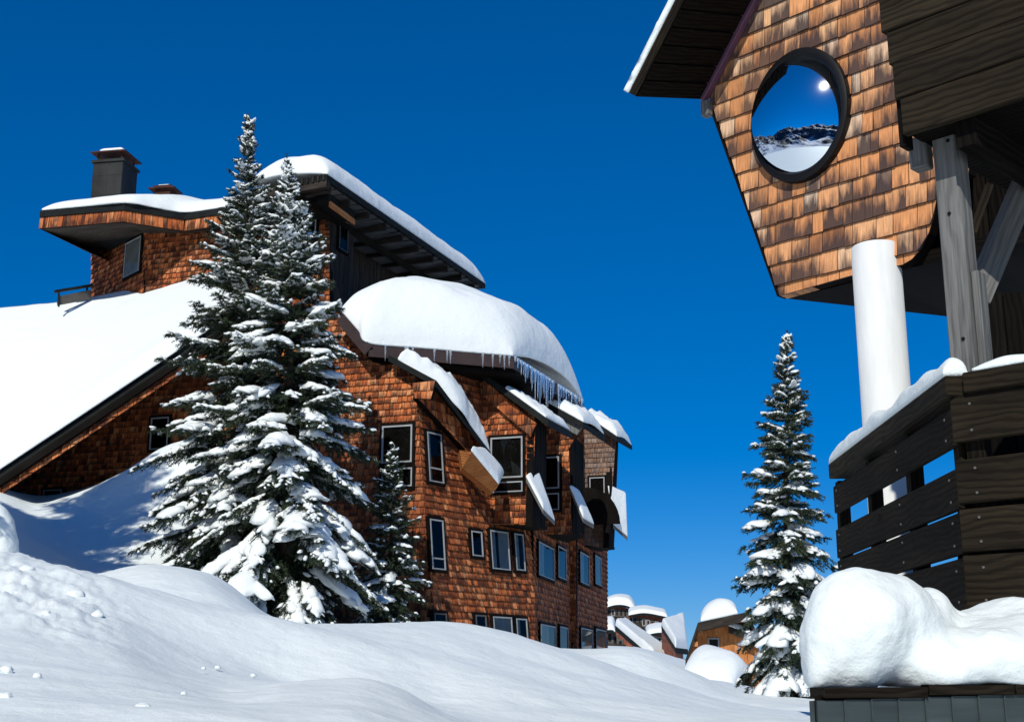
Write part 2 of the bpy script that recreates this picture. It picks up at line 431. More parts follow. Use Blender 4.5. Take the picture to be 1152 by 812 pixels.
def snow_patch(name, label, rows, H, r=None, seed=0, edge=.06, res=(56, 40), nz=.12, over=.0, up=UP, mat='snow_far', sides=(1, 1, 1, 1), rowH=None, colH=None, nsc=.35, group=None, cat='snow'):
    """snow lying on a grid of control points; thick and rounded at the edges. sides: round (left, right, first row, last row)"""
    G = np.array([[tuple(p) for p in row] for row in rows], dtype=float)
    m, n = G.shape[:2]; r = r or H
    nu, nv = res
    def cheb(k): return .5 - .5 * np.cos(np.linspace(0, np.pi, k))
    us = .55 * cheb(nu) + .45 * np.linspace(0, 1, nu); vs = .55 * cheb(nv) + .45 * np.linspace(0, 1, nv)
    def cr(P, t):
        k = len(P) - 1; x = t * k; i = min(int(x), k - 1); w = x - i
        p1, p2 = P[i], P[i + 1]
        p0 = P[i - 1] if i > 0 else 2 * p1 - p2; p3 = P[i + 2] if i + 2 <= k else 2 * p2 - p1
        return .5 * ((2 * p1) + (-p0 + p2) * w + (2 * p0 - 5 * p1 + 4 * p2 - p3) * w * w + (-p0 + 3 * p1 - 3 * p2 + p3) * w ** 3)
    B = np.zeros((nv, nu, 3))
    for a, u in enumerate(us):
        colp = np.array([cr(G[k], u) for k in range(m)])
        for b, v in enumerate(vs): B[b, a] = cr(colp, v)
    # distance to the edges, measured along the surface
    du = np.linalg.norm(np.diff(B, axis=1), axis=2); dv = np.linalg.norm(np.diff(B, axis=0), axis=2)
    cu = np.concatenate([np.zeros((nv, 1)), np.cumsum(du, 1)], 1); cv = np.concatenate([np.zeros((1, nu)), np.cumsum(dv, 0)], 0)
    ds = [cu, cu[:, -1:] - cu, cv, cv[-1:] - cv]
    pr = np.ones((nv, nu))
    for d, sd in zip(ds, sides):
        if sd:
            k = np.clip(d / (r * sd), 0, 1); pr *= np.sqrt(np.clip(1 - (1 - k) ** 2.2, 0, 1))
    Hh = np.full((nv, nu), H)
    if rowH is not None:
        Hh = H * np.interp(vs, np.linspace(0, 1, len(rowH)), rowH)[:, None] * np.ones((1, nu))
    if colH is not None: Hh = Hh * np.interp(us, np.linspace(0, 1, len(colH)), colH)[None, :]
    T = np.zeros_like(B); upv = np.array(tuple(up))
    for b in range(nv):
        for a in range(nu):
            p = B[b, a]
            w = noise.fractal(Vector(p * nsc) + Vector((seed * 7.3, 0, 0)), 1, 2, 4) * nz
            w2 = noise.noise(Vector(p * nsc * 5) + Vector((0, seed * 3.1, 0))) * nz * .22
            T[b, a] = p + upv * (edge + (Hh[b, a] - edge) * pr[b, a] * (1 + w) + w2 * min(1, pr[b, a] * 2))
    if over:
        c = B.mean(axis=(0, 1))
        o = B - c; o[..., 2] = 0; o /= np.linalg.norm(o, axis=2, keepdims=True) + 1e-6
        T += o * (over * (pr < .98) * np.sin(np.pi * np.clip(pr, 0, 1)))[..., None]
    V = np.concatenate([T.reshape(-1, 3), B.reshape(-1, 3)])
    q = []
    idx = np.arange(nv * nu).reshape(nv, nu); K = nv * nu
    a, b, c, d = idx[:-1, :-1].ravel(), idx[:-1, 1:].ravel(), idx[1:, 1:].ravel(), idx[1:, :-1].ravel()
    q.append(np.stack([a, b, c, d], 1)); q.append(np.stack([a, d, c, b], 1) + K)
    ring = np.concatenate([idx[0], idx[1:, -1], idx[-1, -2::-1], idx[-2:0:-1, 0]])
    r2 = np.roll(ring, -1); q.append(np.stack([ring, ring + K, r2 + K, r2], 1))
    o = npmesh(name, V, np.concatenate(q), mat)
    return tag(o, label, cat, group, 'thing')

_ico = {}
def ico(sub):
    if sub not in _ico:
        bm = bmesh.new(); bmesh.ops.create_icosphere(bm, subdivisions=sub, radius=1)
        v = np.array([tuple(x.co) for x in bm.verts]); f = np.array([[x.index for x in p.verts] for p in bm.faces]); bm.free()
        _ico[sub] = (v, f)
    return _ico[sub]

def blob_field(P, blobs, k):
    """smooth union of ellipsoids: approximate distance at points P"""
    acc = None
    for c, rr, rz in blobs:
        cs, sn = math.cos(R(-rz)), math.sin(R(-rz)); q = P - np.array(tuple(c))
        x = q[..., 0] * cs - q[..., 1] * sn; y = q[..., 0] * sn + q[..., 1] * cs; z = q[..., 2]
        n0 = np.sqrt((x / rr[0]) ** 2 + (y / rr[1]) ** 2 + (z / rr[2]) ** 2); n1 = np.sqrt((x / rr[0] ** 2) ** 2 + (y / rr[1] ** 2) ** 2 + (z / rr[2] ** 2) ** 2)
        e = np.exp(-np.clip(n0 * (n0 - 1) / (n1 + 1e-9), -4 * k, 20 * k) / k); acc = e if acc is None else acc + e
    return -k * np.log(acc)
def surface_nets(fld, org, h):
    s_ = fld < 0; nx, ny, nz = fld.shape
    X = [np.zeros((nx - 1, ny - 1, nz - 1, 3)), np.zeros((nx - 1, ny - 1, nz - 1))]
    cor = [(i, j, k) for i in (0, 1) for j in (0, 1) for k in (0, 1)]
    for a in cor:
        for d in range(3):
            if a[d]: continue
            b = list(a); b[d] = 1
            fa = fld[a[0]:nx - 1 + a[0], a[1]:ny - 1 + a[1], a[2]:nz - 1 + a[2]]; fb = fld[b[0]:nx - 1 + b[0], b[1]:ny - 1 + b[1], b[2]:nz - 1 + b[2]]
            m = (fa < 0) != (fb < 0); t = np.where(m, fa / (fa - fb + 1e-12), 0)
            for e in range(3): X[0][..., e] += m * (a[e] + (t if e == d else 0))
            X[1] += m
    act = X[1] > 0; vid = -np.ones(act.shape, int); vid[act] = np.arange(act.sum())
    I = np.stack(np.nonzero(act), 1); V = (X[0][act] / X[1][act][:, None] + I) * h + org
    Q = []
    for d in range(3):
        u, v = [(1, 2), (2, 0), (0, 1)][d]
        sl0 = [slice(1, n - 1) for n in (nx, ny, nz)]; sl0[d] = slice(0, (nx, ny, nz)[d] - 1)
        sl1 = list(sl0); sl1[d] = slice(1, (nx, ny, nz)[d])
        a_, b_ = s_[tuple(sl0)], s_[tuple(sl1)]; ch = np.stack(np.nonzero(a_ != b_), 1)
        if not len(ch): continue
        base_ = ch + np.array([0 if e == d else 1 for e in range(3)])
        inside = a_[tuple(ch.T)]
        def vv(du, dv):
            k = base_.copy(); k[:, u] -= du; k[:, v] -= dv; return vid[tuple(k.T)]
        q = np.stack([vv(1, 1), vv(0, 1), vv(0, 0), vv(1, 0)], 1); q[~inside] = q[~inside][:, ::-1]; Q.append(q)
    return V, np.concatenate(Q)
def blob_snow(name, blobs, h, k, mat, label, cat, floor=None, carve=(), nz=0, nsc=6, relax=6):
    c = np.array([tuple(b[0]) for b in blobs]); r = np.array([max(b[1]) for b in blobs])[:, None]
    lo = (c - r).min(0) - .12; hi = (c + r).max(0) + .12; n = np.ceil((hi - lo) / h).astype(int) + 1
    G = np.stack(np.meshgrid(*[lo[i] + h * np.arange(n[i]) for i in range(3)], indexing='ij'), -1)
    f = blob_field(G, blobs, k)
    for cb, kc in carve:
        g = blob_field(G, [cb], kc); f = np.maximum(f, -g) + np.where(np.abs(f + g) < kc, (kc - np.abs(f + g)) ** 2 / (4 * kc), 0)
    if floor is not None: f = np.maximum(f, floor(G))
    V, Q = surface_nets(f, lo, h)
    for _ in range(relax):
        S_ = np.zeros_like(V); C_ = np.zeros(len(V))
        for a, b in ((0, 1), (1, 2), (2, 3), (3, 0)):
            np.add.at(S_, Q[:, a], V[Q[:, b]]); np.add.at(S_, Q[:, b], V[Q[:, a]]); np.add.at(C_, Q[:, a], 1); np.add.at(C_, Q[:, b], 1)
        V = V * .5 + .5 * S_ / C_[:, None]
    if nz:
        V = np.array([tuple(Vector(p) + Vector((1, 1, 1)) * 0 + Vector(noise.noise_vector(Vector(p) * nsc)) * nz + Vector(noise.noise_vector(Vector(p) * nsc * 3.3)) * nz * .3) for p in V])
    o = npmesh(name, V, Q, mat); return tag(o, label, cat, None, 'thing')

# ------------------------------------------------------------------ metal clad ledge with its snow
La = at(916, 783, 6.2); ul = hd(80); nl_ = hd(170); tl = UP * .028
Le = La + ul * 2.6 + tl * 2.6
ledge = empty('metal_clad_ledge', (La.x + 1, La.y + .5, .2), 'dark green metal clad roof ledge at the lower right with rough boards under the snow', 'roof ledge')
b_ = MB()
back_ = hd(24) * 1.1
b_.prism([La, Le, Le + back_, La + back_], -UP * 1.4); b_.build('core', 'backing', ledge)
mb = MB(); x = 0
while x < 2.6:
    w = .135
    p = La + ul * (x + w / 2) + tl * (x + w / 2) + nl_ * .012
    mb.box(p - UP * .72, ul * (w / 2 - .004), nl_ * .010, UP * .70)
    mb.box(p + ul * (w / 2) - UP * .72 + nl_ * .004, ul * .004, nl_ * .016, UP * .70)
    x += w
mb.box(La - ul * .014 + back_ * .5 - UP * .72, ul * .012, back_ * .5, UP * .70)
mb.build('cladding', 'green_metal', ledge)
mb = MB(); x = 0.0
while x < 2.5:
    w = random.uniform(.25, .6)
    p = La + ul * (x + w / 2) + tl * (x + w / 2) + UP * random.uniform(-.014, .010)
    mb.box(p + hd(24) * .05, ul * (w / 2 - .003), nl_ * .085, UP * .024, .003); x += w
mb.build('edge_board', 'dark_wood', ledge)
def lp(px, py, Y): return at(px, py, Y)
blobs = [
 (lp(966, 700, 6.42), (.255, .26, .262), 0, 0), (lp(950, 735, 6.43), (.19, .22, .20), 0, 0), (lp(995, 700, 6.6), (.26, .30, .25), 0, 0),
 (lp(1025, 712, 6.85), (.20, .25, .185), 0, 0), (lp(1045, 690, 7.0), (.11, .2, .13), 0, 0), (lp(918, 758, 6.40), (.052, .12, .10), 0, 0), (lp(1010, 735, 6.55), (.2, .22, .16), 0, 0),
 (lp(1052, 752, 6.5), (.26, .24, .15), -10, 0), (lp(1110, 745, 6.55), (.36, .26, .175), -10, 0), (lp(1190, 738, 6.65), (.45, .28, .21), -10, 0), (lp(1300, 735, 6.75), (.6, .3, .25), -10, 0), (lp(1420, 735, 6.85), (.6, .3, .28), -10, 0),
 (lp(1080, 728, 7.0), (.3, .3, .17), 0, 0), (lp(1165, 712, 7.05), (.45, .32, .19), 0, 0), (lp(1300, 700, 7.1), (.6, .32, .22), 0, 0),
]
def ledge_floor(G):
    d = G - np.array(tuple(La)); sx_ = d @ np.array(tuple(ul))
    return La.z + .024 + .028 * np.maximum(sx_, 0) - G[..., 2] - np.where(sx_ < -.02, .05, 0)
blob_snow('ledge_snow', [(c, r_, z_) for c, r_, z_, _ in blobs], .016, .03, 'snow', 'big lumpy snow mound bulging over the corner of the metal clad ledge', 'snow', ledge_floor,
          carve=[((lp(966, 760, 6.12), (.06, .11, .15), 0), .045)], nz=.02, nsc=5.5)

# ------------------------------------------------------------------ terrain
ROWS = [
 (3.5,  [(-900, 1000), (0, 1010), (576, 1030), (1152, 1040), (2000, 1040)]),
 (6.0,  [(-900, 800), (-300, 815), (0, 838), (260, 850), (480, 868), (620, 878), (780, 885), (912, 890), (1152, 900), (2000, 900)]),
 (8.0,  [(-900, 720), (-300, 740), (0, 760), (130, 775), (260, 790), (390, 800), (480, 822), (620, 835), (780, 840), (912, 845), (1152, 850), (2000, 850)]),
 (10.0, [(-900, 660), (-300, 690), (0, 705), (130, 724), (200, 752), (260, 768), (330, 763), (400, 763), (450, 774), (500, 800), (560, 818), (620, 826), (780, 830), (912, 830), (1152, 835), (2000, 830)]),
 (11.6, [(-900, 620), (-300, 640), (0, 662), (130, 692), (200, 722), (260, 747), (330, 766), (400, 772), (450, 784), (500, 796), (560, 800), (620, 804), (780, 812), (912, 815), (1152, 815), (2000, 815)]),
 (13.5, [(-900, 560), (-300, 590), (0, 622), (60, 634), (130, 651), (260, 683), (330, 700), (390, 715), (450, 730), (520, 745), (620, 770), (700, 788), (780, 800), (912, 806), (1152, 810), (2000, 810)]),
 (17.0, [(-900, 575), (-300, 605), (0, 640), (130, 672), (260, 696), (330, 706), (390, 705), (430, 701), (480, 699), (540, 704), (620, 724), (700, 750), (780, 777), (850, 796), (912, 803), (1152, 808), (2000, 808)]),
 (20.0, [(-900, 590), (-300, 620), (0, 655), (100, 655), (130, 648), (170, 641), (230, 650), (270, 672), (330, 709), (390, 716), (430, 718), (480, 720), (540, 730), (620, 752), (700, 773), (780, 793), (850, 803), (912, 806), (1152, 806), (2000, 806)]),
 (22.0, [(-900, 590), (-300, 610), (0, 648), (100, 648), (130, 642), (170, 637), (230, 645), (270, 668), (300, 694), (390, 712), (480, 716), (540, 726), (620, 746), (665, 754), (700, 764), (780, 784), (850, 796), (912, 799), (1152, 800), (2000, 800)]),
 (25.0, [(-900, 560), (-300, 600), (0, 640), (100, 655), (170, 655), (230, 662), (270, 684), (330, 704), (390, 711), (480, 712), (540, 718), (620, 730), (665, 732), (700, 730), (730, 736), (760, 749), (800, 766), (830, 778), (870, 784), (912, 787), (1152, 790), (2000, 790)]),
 (29.0, [(-900, 540), (-300, 590), (0, 632), (100, 655), (170, 660), (230, 675), (270, 688), (330, 703), (390, 709), (480, 709), (540, 716), (620, 730), (665, 733), (700, 734), (760, 754), (800, 770), (870, 788), (912, 790), (1152, 792), (2000, 792)]),
 (34.0, [(-900, 500), (-300, 560), (0, 600), (50, 622), (100, 640), (170, 640), (230, 655), (270, 676), (330, 700), (390, 708), (480, 707), (540, 714), (620, 728), (700, 744), (760, 764), (912, 792), (1152, 792), (2000, 792)]),
 (37.5, [(-900, 460), (-300, 525), (0, 570), (50, 588), (100, 590), (170, 572), (215, 575), (250, 600), (290, 660), (330, 695), (390, 705), (480, 705), (540, 712), (620, 728), (700, 746), (760, 766), (912, 792), (1152, 792), (2000, 792)]),
 (40.0, [(-900, 430), (-300, 500), (0, 550), (45, 567), (90, 555), (140, 530), (190, 500), (240, 490), (290, 560), (330, 660), (390, 700), (480, 702), (540, 710), (620, 728), (700, 748), (760, 768), (912, 792), (1152, 792), (2000, 792)]),
 (50.0, [(-900, 430), (-300, 510), (0, 560), (190, 560), (330, 660), (480, 705), (620, 732), (700, 752), (912, 782), (1152, 784), (2000, 784)]),
 (75.0, [(-900, 500), (-300, 560), (0, 600), (330, 690), (620, 735), (700, 742), (780, 758), (912, 780), (1152, 780), (2000, 780)]),
 (150., [(-900, 560), (-300, 600), (0, 640), (330, 700), (620, 728), (700, 728), (780, 744), (912, 768), (1152, 772), (2000, 770)]),
 (500., [(-900, 640), (-300, 680), (0, 710), (330, 735), (620, 757), (912, 764), (1152, 764), (2000, 760)]),
 (3500., [(-900, 745), (0, 750), (576, 758), (1152, 760), (2000, 758)]),
]
def pchip(x, y, xq):
    x = np.asarray(x, float); y = np.asarray(y, float); h = np.diff(x); d = np.diff(y) / h
    m = np.zeros_like(y); m[1:-1] = np.where(d[:-1] * d[1:] > 0, 2 * d[:-1] * d[1:] / (d[:-1] + d[1:] + 1e-12), 0)
    m[0] = d[0]; m[-1] = d[-1]
    xq = np.clip(xq, x[0], x[-1]); i = np.clip(np.searchsorted(x, xq) - 1, 0, len(x) - 2)
    t = (xq - x[i]) / h[i]
    return (2*t**3-3*t**2+1)*y[i] + (t**3-2*t**2+t)*h[i]*m[i] + (-2*t**3+3*t**2)*y[i+1] + (t**3-t**2)*h[i]*m[i+1]
SG = np.concatenate([-np.exp(np.linspace(math.log(12), 0, 30))[:-1], np.linspace(-1.0, -.45, 60)[:-1], np.linspace(-.45, .45, 420), np.linspace(.45, 1.0, 60)[1:], np.exp(np.linspace(0, math.log(12), 30))[1:]])
CT = []
for Y, pts in ROWS:
    P = [at(x, y, Y) for x, y in pts]
    CT.append(pchip([p.x / Y for p in P], [p.z for p in P], SG))
CT = np.array(CT); LY = np.log([r[0] for r in ROWS])
def smooth1(a, k):
    ker = np.hanning(k + 2)[1:-1]; ker /= ker.sum()
    return np.apply_along_axis(lambda q: np.convolve(np.pad(q, k // 2, mode='edge'), ker, 'valid'), 1, a)
CT = smooth1(CT, 15)
YG = np.concatenate([np.exp(np.linspace(math.log(3.5), math.log(60), 380)), np.exp(np.linspace(math.log(60), math.log(3500), 60))[1:]])
ZT = np.stack([pchip(LY, CT[:, j], np.log(YG)) for j in range(len(SG))], 1)
def ground_z(x, y):
    s = np.clip(x / y, SG[0], SG[-1]); j = np.clip(np.searchsorted(SG, s) - 1, 0, len(SG) - 2); i = np.clip(np.searchsorted(YG, y) - 1, 0, len(YG) - 2)
    a = (s - SG[j]) / (SG[j+1] - SG[j]); b = (y - YG[i]) / (YG[i+1] - YG[i])
    return float((ZT[i, j]*(1-a) + ZT[i, j+1]*a)*(1-b) + (ZT[i+1, j]*(1-a) + ZT[i+1, j+1]*a)*b)
XG = SG[None, :] * YG[:, None]
YY = np.repeat(YG[:, None], len(SG), 1)
ZZ = ZT.copy()
for i in range(len(YG)):
    if YG[i] > 70: break
    for j in range(len(SG)):
        x, y = XG[i, j], YG[i]
        n0 = noise.fractal(Vector((x * .5, y * .5, 1.3)), 1, 2, 4) * .06
        # wind-packed ripples and a churned, trampled patch on the left bank
        rip = noise.noise(Vector((x * .8 + y * .3, y * 2.4, 4))) * .012
        pc = proj(Vector((x, y, ZZ[i, j])))
        k = max(0, 1 - ((pc[0] - 45) / 110) ** 2) * max(0, 1 - ((pc[1] - 668 - (pc[0] - 45) * .22) / 48) ** 2) if y < 14 else 0
        ch = (abs(noise.fractal(Vector((x * 2.2, y * 2.2, 9)), .8, 2.3, 6)) * .13 - .05 * max(0, noise.noise(Vector((x * 4, y * 4, 2))))) * k
        ZZ[i, j] += n0 + rip + ch
for i in range(len(YG)):          # drifts and hollows on the open slopes beside the view
    if YG[i] > 400: break
    for j in range(len(SG)):
        if abs(SG[j]) > 1.05:
            x, y = XG[i, j], YG[i]; a_ = min(30, (abs(SG[j]) - 1.05) * y * .16)
            ZZ[i, j] += a_ * noise.fractal(Vector((x * .035, y * .07, 5)), 1, 2, 4)
V = np.stack([XG, YY, ZZ], 2).reshape(-1, 3)
idx = np.arange(len(V)).reshape(ZZ.shape)
Q = np.stack([idx[:-1, :-1].ravel(), idx[:-1, 1:].ravel(), idx[1:, 1:].ravel(), idx[1:, :-1].ravel()], 1)
# the road side of the bank, beside and behind the camera, out to the far distance
back = [(-30, 0.0), (-300, -3), (-3500, -60)]
ring0 = idx[0]; vs_ = [V]; fs_ = [Q]; base = len(V)
x0, z0 = V[ring0, 0], V[ring0, 2]
prev = ring0; cnt = base
for (yb, zb), w in zip([(1.5, .05), (-8, 0), (-60, -1.0), (-600, -8), (-3500, -60)], (1.6, 6, 30, 300, 3500 / 3.5)):
    nv_ = np.stack([x0 * w, np.full_like(x0, yb), np.full_like(x0, zb)], 1); ids = np.arange(cnt, cnt + len(x0)); cnt += len(x0)
    vs_.append(nv_); fs_.append(np.stack([ids[:-1], ids[1:], prev[1:], prev[:-1]], 1)); prev = ids
gnd = npmesh('snow_ground', np.concatenate(vs_), np.concatenate(fs_), 'snow'); tag(gnd, kind='structure')

# snowy mountains round the left and behind, out of the frame but seen in the porthole
def mountains():
    na, nr = 420, 70; V = []
    for r_ in range(nr):
        k = r_ / (nr - 1)
        for a_ in range(na):
            h = R(-190 + 165 * a_ / (na - 1)); rad = 1500 + 3000 * k
            p = Vector((math.sin(h) * rad, math.cos(h) * rad, 0))
            e = 0.5 + 0.5 * noise.noise(p * .0009 + Vector((3, 8, 0)))
            rg = noise.ridged_multi_fractal(p * .0016, .9, 2.2, 7, 1, 2) * .40
            z = -90 + math.sin(min(1, k * 1.25) * math.pi * .5) ** 1.5 * (260 + 520 * e + 560 * rg) - max(0, k - .8) * 900
            V.append((p.x, p.y, z))
    idx = np.arange(na * nr).reshape(nr, na)
    Q = np.stack([idx[:-1, :-1].ravel(), idx[:-1, 1:].ravel(), idx[1:, 1:].ravel(), idx[1:, :-1].ravel()], 1)
    tag(npmesh('mountains', np.array(V), Q, 'mountain'), kind='structure')
mountains()

# ------------------------------------------------------------------ spruces
def tube(path, radii, k=8):
    V = []; Fc = []
    for i, (p, r) in enumerate(zip(path, radii)):
        for a in range(k):
            t = 2 * math.pi * a / k; V.append((p[0] + r * math.cos(t), p[1] + r * math.sin(t), p[2]))
    for i in range(len(path) - 1):
        for a in range(k):
            b = (a + 1) % k; Fc.append((i*k+a, i*k+b, (i+1)*k+b, (i+1)*k+a))
    return np.array(V), np.array(Fc)

def spruce(name, base, height, rad, label, seed, dens=1.0, snow=1.0, low=.05, droop=1.0, prof=.85, slab=1.0, gap=.36, lean=0, asym=None, group='snow laden spruces', nlen=.078, tuft=1.0):
    rng = np.random.default_rng(seed)
    base = Vector(base)
    root = empty(name, base, label, 'spruce tree', group)
    path = [(lean * (t ** 2), 0, t * height) for t in np.linspace(0, .985, 24)]
    radii = [max(.012, .017 * height * (1 - t) ** 1.0) for t in np.linspace(0, .985, 24)]
    tv, tf = tube(path, radii)
    tr = npmesh('trunk', tv, tf, 'bark', root); tr.location = (0, 0, 0)
    NP = []; ND = []; NL = []; NT = []      # needles: point, direction, length, tone
    blobs = []                               # (pos, axis dir, (la, lw, lt))
    z = low * height
    while z < height * .985:
        t = (z / height - low) / (1 - low)
        fq = 1 - t; Lb = rad * fq ** prof * min(1, .42 + 2.6 * fq) * (1 if t > .12 else .8 + 1.6 * t) + .05
        nb = int(rng.integers(5, 8)) if t < .8 else int(rng.integers(4, 7))
        a0 = rng.random() * 6.28
        for b in range(nb):
            az = a0 + 6.283 * b / nb + rng.normal(0, .25)
            L = Lb * rng.uniform(.62, 1.14)
            if asym: L *= 1 + asym[1] * math.cos(az - asym[0])
            el = math.radians((48 * t ** 1.6 - 20 * droop * (1 - t)) + rng.normal(0, 9))
            ns = max(6, int(L / .13))
            s = np.linspace(0, 1, ns)
            hx = L * s * math.cos(el)
            dq = rng.uniform(.6, 1.7); hz = L * (s * math.sin(el)) - droop * dq * (1 - t) * .22 * L * s ** 2 + rng.uniform(.02, .16) * L * s ** 3
            ox = lean * (z / height) ** 2
            P = np.stack([math.cos(az) * hx + ox, math.sin(az) * hx, z + rng.normal(0, .08) + hz], 1)
            D = np.gradient(P, axis=0); D /= np.linalg.norm(D, axis=1, keepdims=True)
            sd = np.array([-math.sin(az), math.cos(az), 0.])
            tone_b = rng.uniform(.15, .85)
            step = .056 / max(.3, dens ** .5)
            m = max(6, int(L / step))
            q = rng.random(m) ** .8
            for side in (-1, 1):
                for ss in q:
                    i = min(ns - 1, int(ss * ns)); p0 = P[i] + D[i] * rng.normal(0, .02)
                    tl = min(.62, .42 * L * (1 - ss) + .06 + .07 * min(1, 3 * fq)) * rng.uniform(.55, 1.15)
                    dr = D[i] * rng.uniform(.45, .9) + sd * side * rng.uniform(.45, 1.0) + np.array([0, 0, rng.uniform(-.75, .12) * (1 - .8 * t)])
                    dr /= np.linalg.norm(dr)
                    k = max(5, int(tl / .0125 * dens))
                    u = np.linspace(.05, 1, k)[:, None]
                    pts = p0 + dr * tl * u + np.array([0, 0, -.16 * tl]) * u ** 2
                    NP.append(pts); 
                    nd = rng.normal(0, 1, (k, 3)); nd /= np.linalg.norm(nd, axis=1, keepdims=True)
                    NDi = dr * .75 + nd * .85; ND.append(NDi / np.linalg.norm(NDi, axis=1, keepdims=True))
                    NL.append(rng.uniform(.7, 1.3, k)); NT.append(np.clip(tone_b + rng.normal(0, .18, k) + .25 * (u[:, 0] - .5), 0, 1))
                    if rng.random() < .10 * tuft * snow and ss > .3:
                        w = rng.uniform(.022, .06) * (1 if t > .55 else 1.2)
                        blobs.append((p0 + dr * tl * rng.uniform(.3, 1) + np.array([0, 0, .03]), dr, (w * rng.uniform(1, 2.2), w, w * rng.uniform(.6, .9)), 1))
            # slab of snow lying along the bough, broadest over its outer fan
            if rng.random() < .74 * snow:
                kk = slab * (1.15 - .85 * t)
                s0, s1 = rng.uniform(.25, .62), rng.uniform(.84, 1.03)
                w0 = rng.uniform(.07, .26) * kk
                nbk = max(2, int((s1 - s0) * L / (.5 * w0 + .03)))
                for c in range(nbk):
                    f = (c + .5) / nbk; ss = s0 + (s1 - s0) * f; i = min(ns - 1, int(ss * (ns - 1)))
                    env = (.45 + .6 * math.sin(math.pi * min(1, f * .85 + .12))) * rng.uniform(.8, 1.15)
                    w = max(.028, min(w0, .09 + .30 * L * (1 - .55 * ss))) * env
                    pos = P[i] + sd * rng.normal(0, .25 * w) + np.array([0, 0, .03 + .22 * w])
                    blobs.append((pos, D[i], (max(.07, w * rng.uniform(1.0, 1.4)), w, w * rng.uniform(.32, .48)), 2))
                    if w > .11 and rng.random() < .6:      # side lobes on the twigs of the fan
                        sg = rng.choice((-1, 1)); wl_ = w * rng.uniform(.45, .75)
                        dd = D[i] * .6 + sd * sg * .8 + np.array([0, 0, -.25])
                        blobs.append((pos + sd * sg * w * rng.uniform(.7, 1.2) - np.array([0, 0, .25 * w]), dd, (wl_ * 1.5, wl_ * .7, wl_ * .42), 2))
        z += gap * rng.uniform(.65, 1.3) * (1 - .45 * t)
    # leader
    k = 60; u = np.linspace(0, 1, k)[:, None]
    NP.append(np.array([lean, 0, height * .955]) + np.array([0, 0, height * .045]) * u); nd = rng.normal(0, 1, (k, 3)); nd[:, 2] = np.abs(nd[:, 2])
    ND.append(nd / np.linalg.norm(nd, axis=1, keepdims=True)); NL.append(np.full(k, 1.)); NT.append(np.full(k, .5))
    NP, ND, NL, NT = np.concatenate(NP), np.concatenate(ND), np.concatenate(NL), np.concatenate(NT)
    n = len(NP); ln = NL * nlen
    w = np.cross(ND, rng.normal(0, 1, (n, 3))); w /= np.linalg.norm(w, axis=1, keepdims=True); w *= (nlen * .16)
    A = NP - w; Bq = NP + w; C = NP + ND * ln[:, None]
    V = np.stack([A, Bq, C], 1).reshape(-1, 3)
    cr = npmesh('crown', V, np.arange(3 * n).reshape(-1, 3), 'needles', root, False, np.repeat(NT, 3)); cr.location = (0, 0, 0)
    # snow
    VV = []; FF = []; cnt = 0
    for pos, ax, (la, lw, lt), sub in blobs:
        bv, bf = ico(sub)
        ax = np.asarray(ax) / np.linalg.norm(ax); sdv = np.cross([0, 0, 1.], ax); sdv /= np.linalg.norm(sdv) + 1e-6; upv = np.cross(ax, sdv)
        j = 1 + .34 * np.sin(bv @ rng.normal(0, 2.2, 3) + rng.random() * 6)[:, None] * np.cos(bv @ rng.normal(0, 2.6, 3))[:, None] + rng.normal(0, .05, (len(bv), 1))
        q = bv * j * np.array([la, lw, lt]); q[:, 2] = np.where(q[:, 2] < 0, q[:, 2] * .55, q[:, 2])
        q[:, 2] -= (q[:, 1] / max(lw, .01)) ** 2 * lw * .35       # the sides sag round the bough
        VV.append(pos + q[:, :1] * ax + q[:, 1:2] * sdv + q[:, 2:3] * upv); FF.append(bf + cnt); cnt += len(bv)
    if VV:
        so = npmesh('snow', np.concatenate(VV), np.concatenate(FF), 'snow_tree', root); so.location = (0, 0, 0)
    return root

def tree_at(px, top, base_py, Y):
    b = at(px, base_py, Y); tpt = at(px, top, Y); return b, tpt.z - b.z
b, h = tree_at(263, 128, 712, 33.5)
spruce('spruce_tree', b, h, 3.0, 'tall snow laden spruce with the highest tip, before the shingled chalet', 11, 1.0, 1.25, lean=-.3, prof=.86, slab=1.3, droop=1.35, asym=(3.14, .12), tuft=2.4)
b, h = tree_at(318, 174, 724, 32.0)
spruce('spruce_tree', b, h, 3.1, 'snow laden spruce right of its taller twin, thick white slabs on lower boughs', 23, 1.0, 1.45, lean=-.42, prof=.84, slab=1.7, droop=1.5, tuft=2.4)
b, h = tree_at(437, 500, 722, 35.0)
spruce('spruce_tree', b, h, 1.2, 'small dark slim spruce at the corner of the shingled chalet', 5, 1.1, .8, low=.04, prof=.8, slab=.8, gap=.24, nlen=.065, tuft=1.5)
b, h = tree_at(892, 372, 800, 26.0)
spruce('spruce_tree', b, h, 1.22, 'slender free standing spruce with layered snow beside the dark balcony', 42, 1.35, 1.15, lean=.28, low=.03, prof=.70, slab=1.05, gap=.26, droop=1.5, nlen=.062, tuft=.8)
b = Vector((-15.9, 23.0, 0)); b.z = ground_z(b.x, b.y) - .2
spruce('spruce_tree', b, 18.3, 6.3, 'spruce at the left edge of the photo with only a bough tip showing', 77, .5, .7, prof=.66, slab=1.1, gap=.5, nlen=.13)

